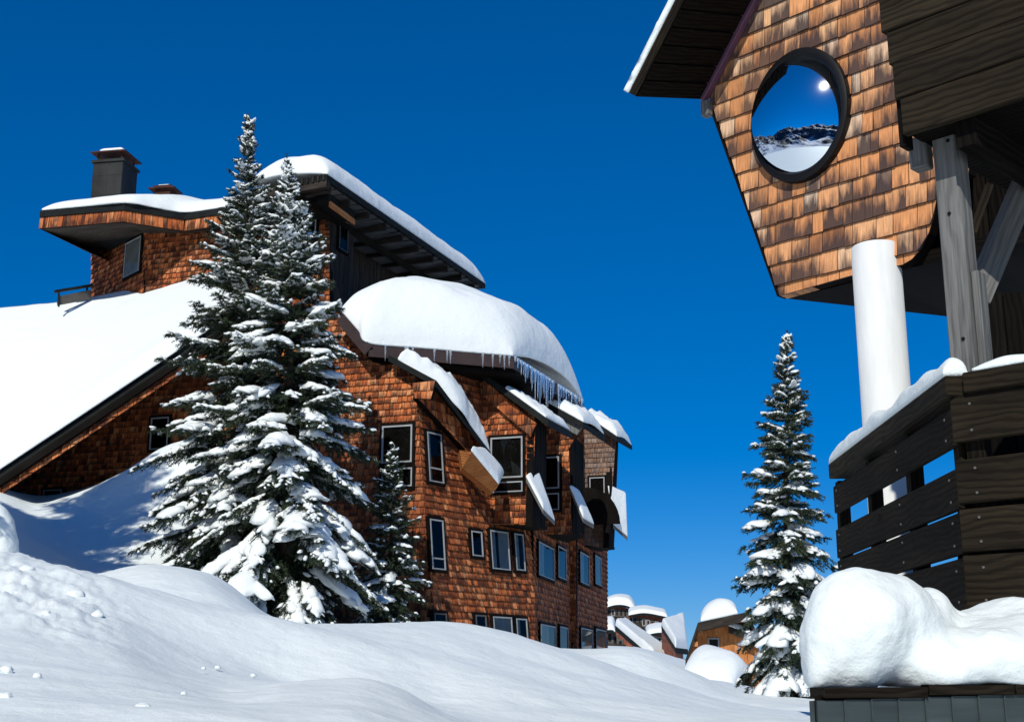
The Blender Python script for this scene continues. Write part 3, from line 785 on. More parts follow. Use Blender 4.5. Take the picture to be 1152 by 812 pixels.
# ------------------------------------------------------------------ the shingled chalet on the left
C0 = at(480, 600, 38)
PR = Pl(C0, 21, 111, 5.5); PF = Pl(C0, 108, 198); PA = Pl(C0, 36, 126, 5.0)
C2 = at(371, 270, 43)
PR2 = Pl(C2, 21, 111); PF2 = Pl(C2, 108, 198)
chalet = empty('shingled_chalet', (C0.x, C0.y, EYE + .6), 'large dark chalet block clad in red brown cedar shingles with deep snow on its roofs', 'building')
def corner(z):     # where the front and side planes of the main corner meet at height z
    d = PF.n.cross(PA.n).normalized(); k = (z - C0.z) / d.z; return C0 + d * k
def c2(pl, p): return pl.to2(p)
zb, zt = EYE + .3, PF.hit(470, 402).z
ct, cb = corner(zt), corner(zb)
# front wall at the corner
fl = [PF.h2(330, 720), PF.to2(cb), PF.to2(ct), PF.h2(440, 396), PF.h2(415, 392), PF.h2(380, 352), PF.h2(330, 330)]
shingle_wall('wall', chalet, PF, None, pts2=fl)
# side wall along the street
shingle_wall('wall', chalet, PA, None, pts2=[PA.to2(cb), PA.h2(601, 745), PA.h2(601, 470), PA.h2(575, 425), PA.to2(ct)])
PBx = Pl(PA.hit(600, 650), 12, 102)
shingle_wall('wall', chalet, PBx, [(600, 748), (642, 750), (642, 462), (600, 455)])
PSx = Pl(PBx.hit(641, 680), 108, 198)
shingle_wall('wall', chalet, PSx, [(637, 750), (648, 750), (648, 560), (637, 560)])
PCx = Pl(PSx.hit(647.5, 680), 12, 102)
shingle_wall('wall', chalet, PCx, [(648, 752), (683, 745), (683, 497), (662, 474), (648, 466)])
# upper walls
zu = PR2.hit(371, 222).z
shingle_wall('wall', chalet, PF2, [(162, 262), (215, 250), (300, 236), (371, 224), (371, 430), (215, 430), (162, 345)])
K3 = PF2.hit(162, 295)
PL3 = Pl(K3, 138, 228)
shingle_wall('wall', chalet, PL3, [(103, 283), (162, 258), (162, 345), (103, 350)])
# planked side of the upper storey
def planks(name, parent, pl, pix, w=.16, mat='far_plank', off=0, lift=.03, thick=.2, vertical=True, pts2=None):
    P = pts2 if pts2 else [pl.h2(x, y, off) for x, y in pix]
    if area(P) < 0: P = P[::-1]
    mb = MB(); us = [p[0] for p in P]; vs = [p[1] for p in P]
    a, e = (min(us), max(us)) if vertical else (min(vs), max(vs))
    while a < e:
        c = clip(P, a + .006, a + w - .006, -99, 99) if vertical else clip(P, -99, 99, a + .006, a + w - .006)
        if c:
            l = lift * random.uniform(.7, 1.2); ro = random.random() * 9
            p3 = [pl.p3(x, y, off + l) for x, y in c]; uv = [((y, x) if vertical else (x, y)) for x, y in c]
            mb.face(p3, (random.random(),) * 3, [(q[0] + ro, q[1] + ro) for q in uv])
            for i in range(len(c)):
                x, y = c[i], c[(i + 1) % len(c)]
                mb.face([pl.p3(*x, off + l), pl.p3(*y, off + l), pl.p3(*y, off), pl.p3(*x, off)])
        a += w
    mb.prism([pl.p3(x, y, off) for x, y in P], -pl.n * thick)
    return mb.build(name, mat, parent)
planks('plank_wall', chalet, PR2, [(371, 222), (397, 236), (397, 425), (371, 430)])
planks('plank_wall', chalet, PR2, [(397, 225), (528, 312), (528, 370), (397, 410)], off=-1.1)
window(chalet, PR2, 379, 248, 389, 283, frame='frame_grey')
# window in the prow and on the upper front
window(chalet, PL3, 143, 271, 160, 309, curtain=[(0, 1)])
window(chalet, PF2, 346, 246, 357, 270)
# prow roof of the upper left
zc = at(140, 229, 43.0).z
tops = [atz(45, 237, zc), atz(140, 229, zc), atz(208, 240, zc), atz(300, 226, zc)]
backp = [tops[3] + hd(10) * 7, tops[0] + hd(20) * 7]
mb = MB(); mb.prism(tops + backp, (0, 0, -.24)); mb.build('roof', 'fascia', chalet)
for a, b_ in zip(tops[:-1], tops[1:]):
    d = (b_ - a); d.z = 0; hdg = math.degrees(math.atan2(d.x, d.y))
    pl = Pl(a + Vector((0, 0, -.245)) + hd(hdg - 90) * .06, hdg, hdg + 90)
    L = d.length
    shingle_wall('shingle_band', chalet, pl, None, pts2=[(0, -.42), (L, -.42), (L, 0), (0, 0)], rh=.42, sw=.13, thick=.08)
inn = [t + Vector((0, 0, -.66)) + hd(10) * .12 for t in tops]
wl = [PL3.hit(103, 286), PF2.hit(162, 262), PF2.hit(214, 262), PF2.hit(300, 250)]
wl = [p + hd(20) * .1 for p in wl]
mb = MB()
for i in range(3):
    mb.face([inn[i], inn[i + 1], wl[i + 1], wl[i]], uv=[(0, 0), (3, 0), (3, 2), (0, 2)])
mb.face([inn[0], wl[0], wl[0] + hd(20) * 5, inn[0] + hd(20) * 6], uv=[(0, 0), (0, 2), (5, 2), (6, 0)])
mb.build('soffit', 'far_plank', chalet)
# chimneys
def chimney(px0, px1, pytop, pybot, Y, dz=0):
    p0, p1 = at(px0, pytop, Y), at(px1, pytop, Y); w = (p1 - p0).length; ht = p0.z - at(px0, pybot, Y).z
    u, wv = hd(100), hd(10); c = p0 + u * w / 2 + wv * w / 2
    mb = MB(); mb.box(c - UP * (ht / 2), u * w / 2, wv * w / 2, UP * ht / 2, .02); mb.box(c + UP * .03, u * (w / 2 + .06), wv * (w / 2 + .06), UP * .05)
    for k in (.0,): mb.box(c - UP * ht / 2 - wv * (w / 2 + .004), u * .012, wv * .004, UP * ht / 2)
    for k in (.25, .6): mb.box(c - UP * ht * k - wv * (w / 2 + .005), u * w / 2, wv * .004, UP * .012)
    ch = mb.build('chimney', 'slate', chalet)
    cb_ = MB()
    for sx in (-1, 1):
        for sy in (-1, 1): cb_.box(c + UP * .22 + u * sx * w * .4 + wv * sy * w * .4, u * .025, wv * .025, UP * .15)
    cb_.prism([c + UP * .36 + u * a * (w / 2 + .10) + wv * b_ * (w / 2 + .10) for a, b_ in ((-1, -1), (1, -1), (1, 1), (-1, 1))], UP * .04)
    cb_.prism([c + UP * .40 + u * a * (w / 2 - .05) + wv * b_ * (w / 2 - .05) for a, b_ in ((-1, -1), (1, -1), (1, 1), (-1, 1))], UP * .08)
    cb_.build('chimney_cap', 'rust', ch)
    g = [[c + UP * .485 + u * a * w * .38 + wv * b_ * w * .38 for a in (-1, 0, 1)] for b_ in (-1, 0, 1)]
    return g
g = chimney(105, 141, 183, 245, 45.5)
snow_patch('chimney_snow', 'small snow pad on the cap of the tall slate chimney', g, .17, res=(16, 14), nz=.05)
# the low rust coloured vent
u, wv = hd(100), hd(10); c = at(186, 215.5, 46.5)
mb = MB(); mb.prism([c + u * a * .52 + wv * b_ * .4 for a, b_ in ((-1, -1), (1, -1), (1, 1), (-1, 1))], UP * .05); mb.prism([c + UP * .05 + u * a * .36 + wv * b_ * .3 for a, b_ in ((-1, -1), (1, -1), (1, 1), (-1, 1))], UP * .10)
mb.box(c - UP * .4, u * .3, wv * .25, UP * .4)
mb.build('vent', 'rust', chalet)
snow_patch('vent_snow', 'thin snow lens on the low rusty roof vent', [[c + UP * .15 + u * a * .2 + wv * b_ * .2 for a in (-1, 0, 1)] for b_ in (-1, 0, 1)], .07, res=(12, 10), nz=.05)
zs = zc + .005
pr_rows = [[atz(47, 236.5, zs) , atz(95, 232, zs), atz(140, 228, zs), atz(175, 234, zs), atz(208, 239, zs), atz(255, 233, zs), atz(300, 225, zs)]]
for k, dzz in ((1.4, .25), (3.0, .5), (5.5, .35)):
    pr_rows.append([p + hd(8) * k + UP * dzz for p in pr_rows[0]])
for row in pr_rows: pass
def bumpf(p, i): return p
pr_rows[1] = [p + UP * d for p, d in zip(pr_rows[1], (-.15, -.05, .0, .35, .3, .2, .2))]
pr_rows[2] = [p + UP * d for p, d in zip(pr_rows[2], (-.2, -.1, .1, .45, .45, .3, .3))]
snow_patch('roof_snow', 'smooth snow layer on the projecting roof around the tall chimney', pr_rows, .45, r=.9, res=(60, 34), nz=.06, seed=3)
# small terrace rail left of the prow
mb = MB()
a, b_ = at(64, 343, 45), at(101, 336, 46)
mb.prism([a, b_, b_ + UP * .35, a + UP * .32], hd(10) * .08)
mb.build('terrace_panel', 'frame_grey', chalet)
mb = MB(); mb.beam(at(62, 328, 45), at(104, 321, 46), .14, .10); mb.beam(at(66, 345, 45), at(66, 328, 45), .06, .06); mb.beam(at(98, 338, 46), at(98, 322, 46), .06, .06)
mb.build('terrace_rail', 'fascia', chalet)

# shed roof over the top right storey
Gp = PR2.hit(368, 196, 1.3); zg = Gp.z
Hp = PR2.hit(546, 319, 1.3); Jp = atz(285, 211, zg)
Ip = Hp + hd(-75) * 7; Lp = Jp + hd(21) * 11
mb = MB(); mb.prism([Jp, Gp, Hp, Ip, Lp], (0, 0, -.22)); mb.build('roof', 'fascia', chalet)
mb = MB(); mb.prism([p + UP * -.224 + (Ip - p) * .02 for p in (Jp, Gp, Hp, Ip, Lp)], (0, 0, -.012)); mb.build('soffit', 'soffit_sheet', chalet)
# metal strip joints and rafters below
mb = MB()
for k in range(26):
    q = Gp + (Hp - Gp) * (k + .5) / 26 + UP * -.24
    mb.box(q + PR2.n * -.75, PR2.n * .72, PR2.u * .012, UP * .02)
mb.build('soffit_batten', 'far_plank', chalet)
for k in range(10):
    q = Gp + (Hp - Gp) * (k + .35) / 10 + UP * -.36
    rb = MB(); rb.beam(q - PR2.n * .12, q - PR2.n * 2.6, .13, .22, PR2.u, .01); rb.build('rafter', 'far_plank', chalet)
rb = MB(); rb.beam(Gp - PR2.n * 1.25 - UP * .55 - PR2.u * 1, Hp - PR2.n * 1.25 - UP * .55, .18, .22); rb.build('purlin', 'dark_wood', chalet)
mb = MB()
for k in range(14):
    q = Jp + (Gp - Jp) * (k + .5) / 14 - UP * .11 + PF2.n * .03
    mb.box(q, PF2.u * .03, PF2.n * .03, UP * .10)
mb.beam(Jp - UP * .33 + PF2.n * -.1, Gp - UP * .33 + PF2.n * -.1, .2, .22)
mb.build('fascia_board', 'far_plank', chalet)
rs = []
for k, dz in ((0, 0), (1.2, .25), (2.8, .45), (5.5, .2)):
    n_ = [Jp, Jp.lerp(Gp, .5), Gp - PR2.u * .0]
    rs.append([])
e0 = [Gp.lerp(Hp, q) for q in (0, .2, .4, .6, .8, 1)]
rows = []
for k, dz in ((0, 0), (.9, .15), (1.9, .22), (3.0, .1)):
    rows.append([p - PR2.n * k + UP * (dz + .004) for p in e0])
snow_patch('roof_snow', 'thick snow slab with a bluish side on the topmost shed roof', rows, .95, r=1.0, res=(70, 40), nz=.12, seed=5, rowH=(1, 1, 1, .8))
# lower parapet roof below it
zp = PR2.hit(370, 216, .8).z
Q0 = atz(290, 234, zp); Q1 = PR2.hit(370, 216, .8); Q2 = PR2.hit(399, 238, .8)
mb = MB(); mb.prism([Q0, Q1, Q2, Q2 - PR2.n * 2, Q0 + hd(21) * 1.5], (0, 0, -.28)); mb.build('parapet', 'fascia', chalet)
snow_patch('parapet_snow', 'thin snow line on the parapet below the topmost roof', [[Q0.lerp(Q1, .1) + UP * .004, Q0.lerp(Q1, .55) + UP * .004, Q1 + UP * .004], [p + hd(21) * .9 + UP * .02 for p in (Q0.lerp(Q1, .1), Q0.lerp(Q1, .55), Q1)]], .13, r=.2, res=(30, 12), nz=.1)
mb = MB(); mb.beam(Q1.lerp(Q2, .05) - UP * .4, Q2 - UP * .4, .06, .2); mb.build('trim_board', 'orange_plank', chalet)

# big roof on the left
lowp = [at(-230, 684, 39.0), at(-110, 604, 39.2), at(0, 531, 39.4), at(110, 458, 39.6), at(214, 388, 39.8), at(262, 356, 40)]
topp = [at(-230, 385, 47), at(-110, 372, 47), at(0, 362, 47), at(110, 349, 46.5), at(224, 318, 46), at(280, 300, 45.5)]
mid = [a.lerp(b_, .5) + UP * .35 for a, b_ in zip(lowp, topp)]
mb = MB()
for i in range(5):
    for r0, r1 in ((lowp, mid), (mid, topp)):
        mb.prism([r0[i], r0[i + 1], r1[i + 1], r1[i]], (0, 0, -.25))
mb.build('roof', 'fascia', chalet)
mb = MB()
for i in range(5):
    q0, q1 = lowp[i] - UP * .26, lowp[i + 1] - UP * .26
    mb.beam(q0 - UP * .08, q1 - UP * .08, .1, .22, hd(18))
mb.build('verge_board', 'black_wood', chalet)
for i in range(1, 5):
    q0, q1 = lowp[i] - UP * .46 + hd(18) * .12, lowp[i + 1] - UP * .46 + hd(18) * .12
    d = q1 - q0; L = Vector((d.x, d.y, 0)).length; hdg = math.degrees(math.atan2(d.x, d.y))
    pl = Pl(q0, hdg, hdg + 90)
    shingle_wall('shingle_band', chalet, pl, None, pts2=[(0, -.22), (L, d.z - .22), (L, d.z + .0), (0, 0.0)], rh=.30, sw=.15, thick=.06, phase=-.1)
rows = []
for k in (0, .12, .4, .7, 1.0):
    rows.append([a.lerp(b_, k) + UP * (.008 + .9 * k * (1 - k)) - hd(18) * (.12 if k == 0 else 0) for a, b_ in zip(lowp, topp)])
snow_patch('roof_snow', 'broad smooth snow slope on the big left roof running out of the photo', rows, .55, r=.6, res=(90, 60), nz=.08, seed=9, sides=(1, 1, 1, 0))
PW = Pl(PF.hit(200, 470, -1.4), 108, 198)
shingle_wall('wall', chalet, PW, [(-60, 660), (-60, 588), (0, 548), (110, 474), (214, 404), (330, 330), (330, 640)])
window(chalet, PW, 171, 470, 191, 506, vbars=())
window(chalet, PW, 50, 551, 71, 572)

# the middle roof with its great snow dome and icicles
B1 = PR.hit(577, 401, 2.4); z1 = B1.z
Cc = PR.hit(656, 447, 2.4); Cc.z = z1
A1 = PF.hit(415, 387, .75); A2 = PF.hit(383, 350, .55)
back1 = Cc + hd(-70) * 8; back0 = A2 + hd(15) * 5
mb = MB(); mb.prism([A1, B1, Cc, back1, back0, A2], (0, 0, -.05)); 
for a, b_ in ((A1, B1), (B1, Cc), (A2, A1)):
    mb.beam(a - UP * .22, b_ - UP * .22, .07, .34)
mb.build('roof', 'brown_metal', chalet)
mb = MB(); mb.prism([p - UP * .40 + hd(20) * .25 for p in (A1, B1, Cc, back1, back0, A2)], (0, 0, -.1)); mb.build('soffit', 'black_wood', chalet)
e_f = [A2 + UP * .01, A2.lerp(A1, .6) + UP * .01, A1 + UP * .01, A1.lerp(B1, .35), A1.lerp(B1, .7), B1 + UP * .01]
DU = UP * 1.15
e_b = [A2 + hd(21) * 4 + DU * .5, A2.lerp(A1, .6) + hd(21) * 4.6 + DU, A1 + hd(21) * 5.2 + DU * 1.1, A1.lerp(B1, .35) + hd(21) * 5.2 + DU, A1.lerp(B1, .7) + hd(21) * 5.3 + DU * .5, Cc]
rows = []
for k, dz in ((0, 0), (.22, .35), (.5, .55), (.78, .45), (1, 0)):
    rows.append([a.lerp(b_, k) + UP * (dz + .006) * (1.35 - .5 * q / 5) for q, (a, b_) in enumerate(zip(e_f, e_b))])
snow_patch('roof_snow', 'great rounded snow dome bulging over the middle roof above the icicles', rows, 1.7, r=1.9, res=(110, 80), nz=.10, seed=2, over=.05, colH=(.35, .7, .95, 1, 1, .95))
# icicles
def icicle_mesh(L, r, seed):
    rr = random.Random(seed); V = []; Fc = []; k = 7; n_ = 7
    for i in range(n_):
        t = i / (n_ - 1); rad = r * (1 - t) ** .8 * rr.uniform(.8, 1.2) + .002
        for a in range(k): V.append((rad * math.cos(6.283 * a / k), rad * math.sin(6.283 * a / k), -L * t))
    for i in range(n_ - 1):
        for a in range(k): Fc.append((i*k+a, i*k+(a+1) % k, (i+1)*k+(a+1) % k, (i+1)*k+a))
    return V, Fc
protos = []
for s_ in range(5):
    V_, F_ = icicle_mesh(1.0, .035, s_); me = bpy.data.meshes.new('icicle')
    me.from_pydata(V_, [], F_); me.materials.append(M['ice'])
    for p in me.polygons: p.use_smooth = True
    protos.append(me)
for i in range(64):
    k = ((i + random.random() * .9) / 64) ** 1.15
    o = bpy.data.objects.new('icicle', protos[i % 5]); COL.objects.link(o)
    p = B1.lerp(Cc, k * .98) + PR.n * .06
    if random.random() < .16: p = B1.lerp(A1, random.random() * .95) + PF.n * .05; k = .95
    Lq = (.35 + 1.1 * math.exp(-((k - .40) / .24) ** 2)) * random.uniform(.12, 1.0) ** .8 if k < .8 else random.uniform(.2, .5)
    o.location = p; o.scale = (1.1, 1.1, Lq)
    tag(o, 'clear icicle hanging in the row under the great snow dome', 'icicle', 'icicles along the middle eave')

# windows of the corner
window(chalet, PF, 431, 479, 465, 521, fw=.05); window(chalet, PF, 431, 527, 465, 548)
window(chalet, PA, 479, 488, 495, 543, bars=(.72,), curtain=[(0, .25)])
window(chalet, PA, 482, 585, 497, 641, bars=(.78,), curtain=[(0, .2)])
window(chalet, PA, 528, 598, 540, 626)
window(chalet, PA, 550, 598, 570, 641, curtain=[(0, .3), (.45, 1)]); window(chalet, PA, 577, 601, 587, 642, curtain=[(0, .5)])
window(chalet, PBx, 603, 613, 620, 650, curtain=[(0, .4)]); window(chalet, PBx, 625, 616, 634, 651)
window(chalet, PCx, 650, 623, 660, 657, curtain=[(0, .5)]); window(chalet, PCx, 667, 626, 674, 658, curtain=[(.2, 1)])
window(chalet, PA, 533, 692, 545, 730, frame='frame_grey'); window(chalet, PA, 553, 694, 574, 735, curtain=[(0, 1)]); window(chalet, PA, 579, 696, 591, 735, curtain=[(0, .4)])
window(chalet, PBx, 605, 703, 622, 740, curtain=[(0, .6)]); window(chalet, PBx, 627, 705, 636, 742)
window(chalet, PCx, 651, 707, 664, 745, curtain=[(0, 1)]); window(chalet, PCx, 668, 708, 679, 745, curtain=[(0, 1)])
window(chalet, PA, 486, 690, 500, 715, frame='frame_grey')

# sloping roofs over the bays
def slab_roof(pts, th, mat='fascia', name='bay_roof'):
    m_ = MB(); m_.prism(pts, (0, 0, -th)); return m_.build(name, mat, chalet)
def bay_front(px, py): return Pl(PR.hit(px, py), 108, 198)
# corner bay roof
p1 = PF.hit(437, 399, .5); p2 = PF.hit(491, 428, .5); p3 = PA.hit(551, 508, .6)
p4 = PA.hit(505, 440, -.6)
slab_roof([p1, p2, p3, p4], .2)
snow_patch('bay_roof_snow', 'long narrow snow strip on the corner bay roof sloping to the right', [[p1.lerp(p2, .2) + UP * .01, p2.lerp(p3, .33) + UP * .01, p2.lerp(p3, .66) + UP * .01, p3 + UP * .01], [p1.lerp(p4, .25) + UP * .05, p2.lerp(p4, .5) + UP * .1, p4.lerp(p3, .3) + UP * .1, p4.lerp(p3, .8)]], .55, r=.4, res=(50, 24), nz=.45, nsc=.9, seed=4)
PB = Pl(PA.hit(491, 430, .42), 36, 126)
shingle_wall('shingle_band', chalet, PB, [(488, 432), (550, 512), (538, 522), (470, 448), (473, 436)], rh=.3, thick=.2)
shingle_wall('shingle_band', chalet, Pl(PB.hit(471, 440) - PF.n * -.08, 108, 198), [(464, 431), (490, 428), (485, 449), (467, 448)], rh=.3, thick=.15, tint=.15)
# wedge shaped baffle box under it
m_ = MB(); q = [PA.hit(517, 506, .6), PA.hit(531, 508, 1.3), PA.hit(561, 545, 1.3), PA.hit(553, 553, .9), PA.hit(520, 526, .6)]
m_.prism(q, hd(15) * .6 + PA.n * -.3); m_.build('baffle', 'orange_plank', chalet)
q = [PA.hit(530, 507, 1.34), PA.hit(561, 545, 1.34), PA.hit(567, 532, .8), PA.hit(544, 508, .8)]
snow_patch('baffle_snow', 'snow wedge on the orange baffle box beneath the corner bay', [[q[0], q[0].lerp(q[1], .5), q[1]], [q[3], q[3].lerp(q[2], .5), q[2]]], .22, r=.2, res=(20, 14), nz=.15)
# second bay
PB2 = Pl(PA.hit(549, 540), 108, 198)
shingle_wall('bay_wall', chalet, PB2, [(512, 470), (522, 432), (545, 419), (603, 466), (598, 590), (512, 590)], thick=.2)
PS2 = Pl(PB2.hit(600, 520), 21, 111)
planks('bay_side', chalet, PS2, [(600, 468), (614, 480), (613, 592), (598, 592)], mat='black_wood')
e = [PB2.hit(543, 419, .45), PB2.hit(617, 472, .45)]
slab_roof([e[0], e[1], e[1] + hd(21) * 2.4, e[0] + hd(21) * 2.4], .22)
shingle_wall('shingle_band', chalet, Pl(PB2.p3(0, 0, .2), 108, 198), [(545, 428), (604, 476), (597, 491), (541, 443)], rh=.34, thick=.18, tint=.1)
f_ = [a + UP * .01 for a in (e[0].lerp(e[1], .35), e[0].lerp(e[1], .65), e[1].lerp(e[0], .04))]
snow_patch('bay_roof_snow', 'thin snow edge on the second bay roof behind the corner bay', [f_, [p + hd(21) * 1.2 for p in f_], [p + hd(21) * 2.4 for p in f_]], .2, r=.3, res=(26, 20), nz=.45, nsc=.9)
window(chalet, PB2, 553, 492, 589, 538, off=.0, fw=.05); window(chalet, PB2, 553, 542, 589, 554)
m_ = MB(); m_.prism([PB2.p3(*PB2.h2(512, 590)), PB2.hit(598, 590), PB2.hit(598, 590) + hd(21) * 1.5, PB2.hit(512, 590) + hd(21) * 3], (0, 0, .1)); m_.build('bay_soffit', 'black_wood', chalet)
# third bay
PB3 = Pl(PBx.hit(612, 540), 108, 198)
shingle_wall('bay_wall', chalet, PB3, [(600, 470), (617, 456), (655, 478), (640, 505), (644, 601), (606, 601)], mat='cedar_far', thick=.2, tint=.2)
PS3 = Pl(PB3.hit(643, 540), 21, 111)
planks('bay_side', chalet, PS3, [(643, 490), (655, 500), (656, 600), (644, 601)], mat='black_wood')
e = [PB3.hit(616, 453, .5), PB3.hit(656, 475, .5)]
slab_roof([e[0], e[1], e[1] + hd(21) * 2.6, e[0] + hd(21) * 2.6], .2)
planks('bay_panel', chalet, Pl(PB3.p3(0, 0, .3), 108, 198), [(617, 459), (655, 480), (649, 489), (617, 473)], mat='grey_wood', thick=.1)
f_ = [a + UP * .01 for a in (e[0], e[0].lerp(e[1], .5), e[1])]
snow_patch('bay_roof_snow', 'rounded snow cushion on the third bay roof with grey boards below', [f_, [p + hd(21) * 1.2 + UP * .1 for p in f_], [p + hd(21) * 2.4 for p in f_]], .4, r=.5, res=(26, 20), nz=.45, nsc=.9, seed=6)
window(chalet, PB3, 613, 514, 630, 550, fw=.05); window(chalet, PB3, 613, 555, 630, 574)
m_ = MB(); m_.prism([PB3.hit(606, 601), PB3.hit(644, 601), PB3.hit(644, 601) + hd(21) * 1.2, PB3.hit(606, 601) + hd(21) * 3], (0, 0, .1)); m_.build('bay_soffit', 'black_wood', chalet)
# fourth bay
PB4 = Pl(PCx.hit(656, 560), 108, 198)
shingle_wall('bay_wall', chalet, PB4, [(652, 486), (661, 474), (693, 494), (689, 548), (684, 617), (652, 612)], mat='cedar_grey', thick=.2, tint=.3)
PS4 = Pl(PB4.hit(688, 540), 21, 111)
planks('bay_side', chalet, PS4, [(689, 492), (695, 497), (690, 615), (684, 616)], mat='black_wood')
e = [PB4.hit(657, 466, .5), PB4.hit(694, 491, .5)]
slab_roof([e[0], e[1], e[1] + hd(21) * 2.2, e[0] + hd(21) * 2.2], .2)
f_ = [a + UP * .01 for a in (e[0], e[0].lerp(e[1], .5), e[1])]
snow_patch('bay_roof_snow', 'rounded snow cushion on the farthest bay roof at the right end of the chalet', [f_, [p + hd(21) * 1.0 + UP * .1 for p in f_], [p + hd(21) * 2.1 for p in f_]], .42, r=.5, res=(26, 20), nz=.45, nsc=.9, seed=8)
window(chalet, PB4, 664, 537, 681, 568)
m_ = MB(); m_.prism([PB4.hit(652, 614), PB4.hit(685, 616), PB4.hit(685, 616) + hd(21) * .8, PB4.hit(652, 614) + hd(21) * 2.5], (0, 0, .1)); m_.build('bay_soffit', 'black_wood', chalet)
# round fronted dark balcony screen
cen = PB4.hit(660, 590, .5); rr_ = (PB4.hit(660, 548, .5) - cen).length
pts = [cen + PB4.u * rr_ * .9 * math.cos(a) + UP * rr_ * math.sin(a) for a in [math.pi * k / 16 for k in range(17)]]
m_ = MB(); m_.prism(pts, hd(18) * .12); m_.build('balcony_screen', 'black_wood', chalet)
# slanting snow covered baffles
def baffle(pa, pb, pc, pd, lab, seed):
    m_ = MB(); m_.prism([pa, pb, pc, pd], (0, 0, -.14)); m_.build('baffle', 'grey_wood', chalet)
    o_ = [p + UP * .008 for p in (pa, pb, pc, pd)]
    snow_patch('baffle_snow', lab, [[o_[0], o_[0].lerp(o_[3], .5), o_[3]], [o_[1], o_[1].lerp(o_[2], .5), o_[2]]], .2, r=.2, res=(16, 24), nz=.2, seed=seed)
Y2, Y3, Y4 = PB2.hit(600, 560).y, PB3.hit(640, 560).y, PB4.hit(684, 560).y
baffle(at(592, 537, Y2 - .3), at(606, 533, Y2 + .5), at(624, 586, Y2 + .3), at(611, 573, Y2 - .5), 'slanting snow strip on the baffle left of the third bay window', 1)
baffle(at(641, 548, Y3 - .3), at(652, 556, Y3 + .5), at(668, 590, Y3 + .3), at(656, 583, Y3 - .5), 'slanting snow strip on the baffle below the third bay roof', 2)
baffle(at(684, 548, Y4 - .2), at(704, 556, Y4 + .4), at(706, 604, Y4 + .2), at(690, 590, Y4 - .4), 'snow on the outermost baffle projecting past the right end of the chalet', 3)
print('corner px', proj(ct), proj(cb), 'B1', B1, 'G', Gp, 'Hp', Hp)
# ------------------------------------------------------------------ the porthole chalet on the right
W0 = at(903, 132, 11.0)
PW1 = Pl(W0, 135.4, 225.4)           # the shingled wall, u runs right and nearer
wb = PW1.hit(940, 500)
house = empty('porthole_chalet', (wb.x + 1, wb.y + 1, 0), 'cedar shingled chalet upper right with a round porthole, white pillar and dark timber balcony', 'building')
arch = [(1006, 300)] + [(1006 + 48 * math.sin(t), 300 - 88 * (1 - math.cos(t))) for t in [R(a) for a in (12, 25, 40, 55, 70, 80, 90)]]
outline = [(799, 110), (878, 333), (956, 311)] + arch + [(1090, 195), (1090, -60), (884, -60)]
Rp = (PW1.hit(903, 58) - PW1.hit(903, 207)).length / 2
pc = (PW1.hit(903, 58) + PW1.hit(903, 207)) / 2
EU = .80
o2 = [PW1.h2(x, y) for x, y in outline]; c2_ = PW1.to2(pc); Rh = Rp * .885
o2 = o2 if area(o2) > 0 else o2[::-1]
def half(sg):
    h = clip(o2, -99 if sg < 0 else c2_[0], c2_[0] if sg < 0 else 99, -99, 99)
    # open the outline at the cut and walk round the porthole
    n = len(h); k = next(i for i in range(n) if abs(h[i][0] - c2_[0]) < 1e-6 and abs(h[(i + 1) % n][0] - c2_[0]) < 1e-6)
    h = h[k + 1:] + h[:k + 1]           # now the cut edge runs from the last point to the first
    up = h[0][1] > h[-1][1]
    arc = [(c2_[0] + sg * Rh * EU * math.sin(R(t)), c2_[1] + (-1 if up else 1) * Rh * math.cos(R(t))) for t in range(0, 181, 6)]
    return h + arc
shingle_wall('wall', house, PW1, None, pieces=[half(-1), half(1)], rh=.198, sw=.15, lift=.024, mat='cedar_near', thick=.12, gap=.003, phase=.05)
# porthole
cx, cy = 903, 132
def lathe(name, prof, mat, parent, k=72):
    V = []; Fc = []
    for r_, o_ in prof:
        for a in range(k):
            t = 2 * math.pi * a / k; V.append(tuple(pc + PW1.u * r_ * EU * math.cos(t) + PW1.v * r_ * math.sin(t) + PW1.n * o_))
    for i in range(len(prof) - 1):
        for a in range(k):
            b = (a + 1) % k; Fc.append((i*k+a, i*k+b, (i+1)*k+b, (i+1)*k+a))
    return npmesh(name, V, Fc, mat, parent)
ph = lathe('porthole', [(Rp, -.02), (Rp, .075), (Rp, .08), (Rp * .992, .088), (Rp * .985, .09), (Rp * .90, .10), (Rp * .895, .10), (Rp * .885, .09), (Rp * .89, .085), (Rp * .845, .06), (Rp * .84, .056), (Rp * .835, .04), (Rp * .835, -.26), (Rp * .88, -.26), (Rp * .88, -.01), (Rp, -.02)], 'porthole', house)
# bulging mirror glass
V = []; Fc = []; nr, k = 20, 64; Rg = Rp * .84
def slope(px, py, out):
    d = ray(px, py).normalized(); h = (out - d).normalized(); return h.dot(PW1.u) / h.dot(PW1.n), h.dot(PW1.v) / h.dot(PW1.n)
SUN_H, SUN_E = 194.0, 37.0
sdir = hd(SUN_H) * math.cos(R(SUN_E)) + UP * math.sin(R(SUN_E))
a_s, b_s = slope(926, 96, sdir)
q_ = PW1.hit(926, 96) - pc; xs_, ys_ = q_.dot(PW1.u) / (Rg * EU), q_.dot(PW1.v) / Rg
dm = ray(905, 152).normalized(); rm = dm - PW1.n * 2 * dm.dot(PW1.n); rm.z = .155
a_m, b_m = slope(905, 152, rm.normalized()); q_ = PW1.hit(905, 152) - pc; ym_ = q_.dot(PW1.v) / Rg
KX = .40; TX = a_s - KX * xs_; KY = (b_s - b_m) / (ys_ - ym_); TY = b_s - KY * ys_
print('glass', xs_, ys_, ym_, TX, TY, KX, KY)
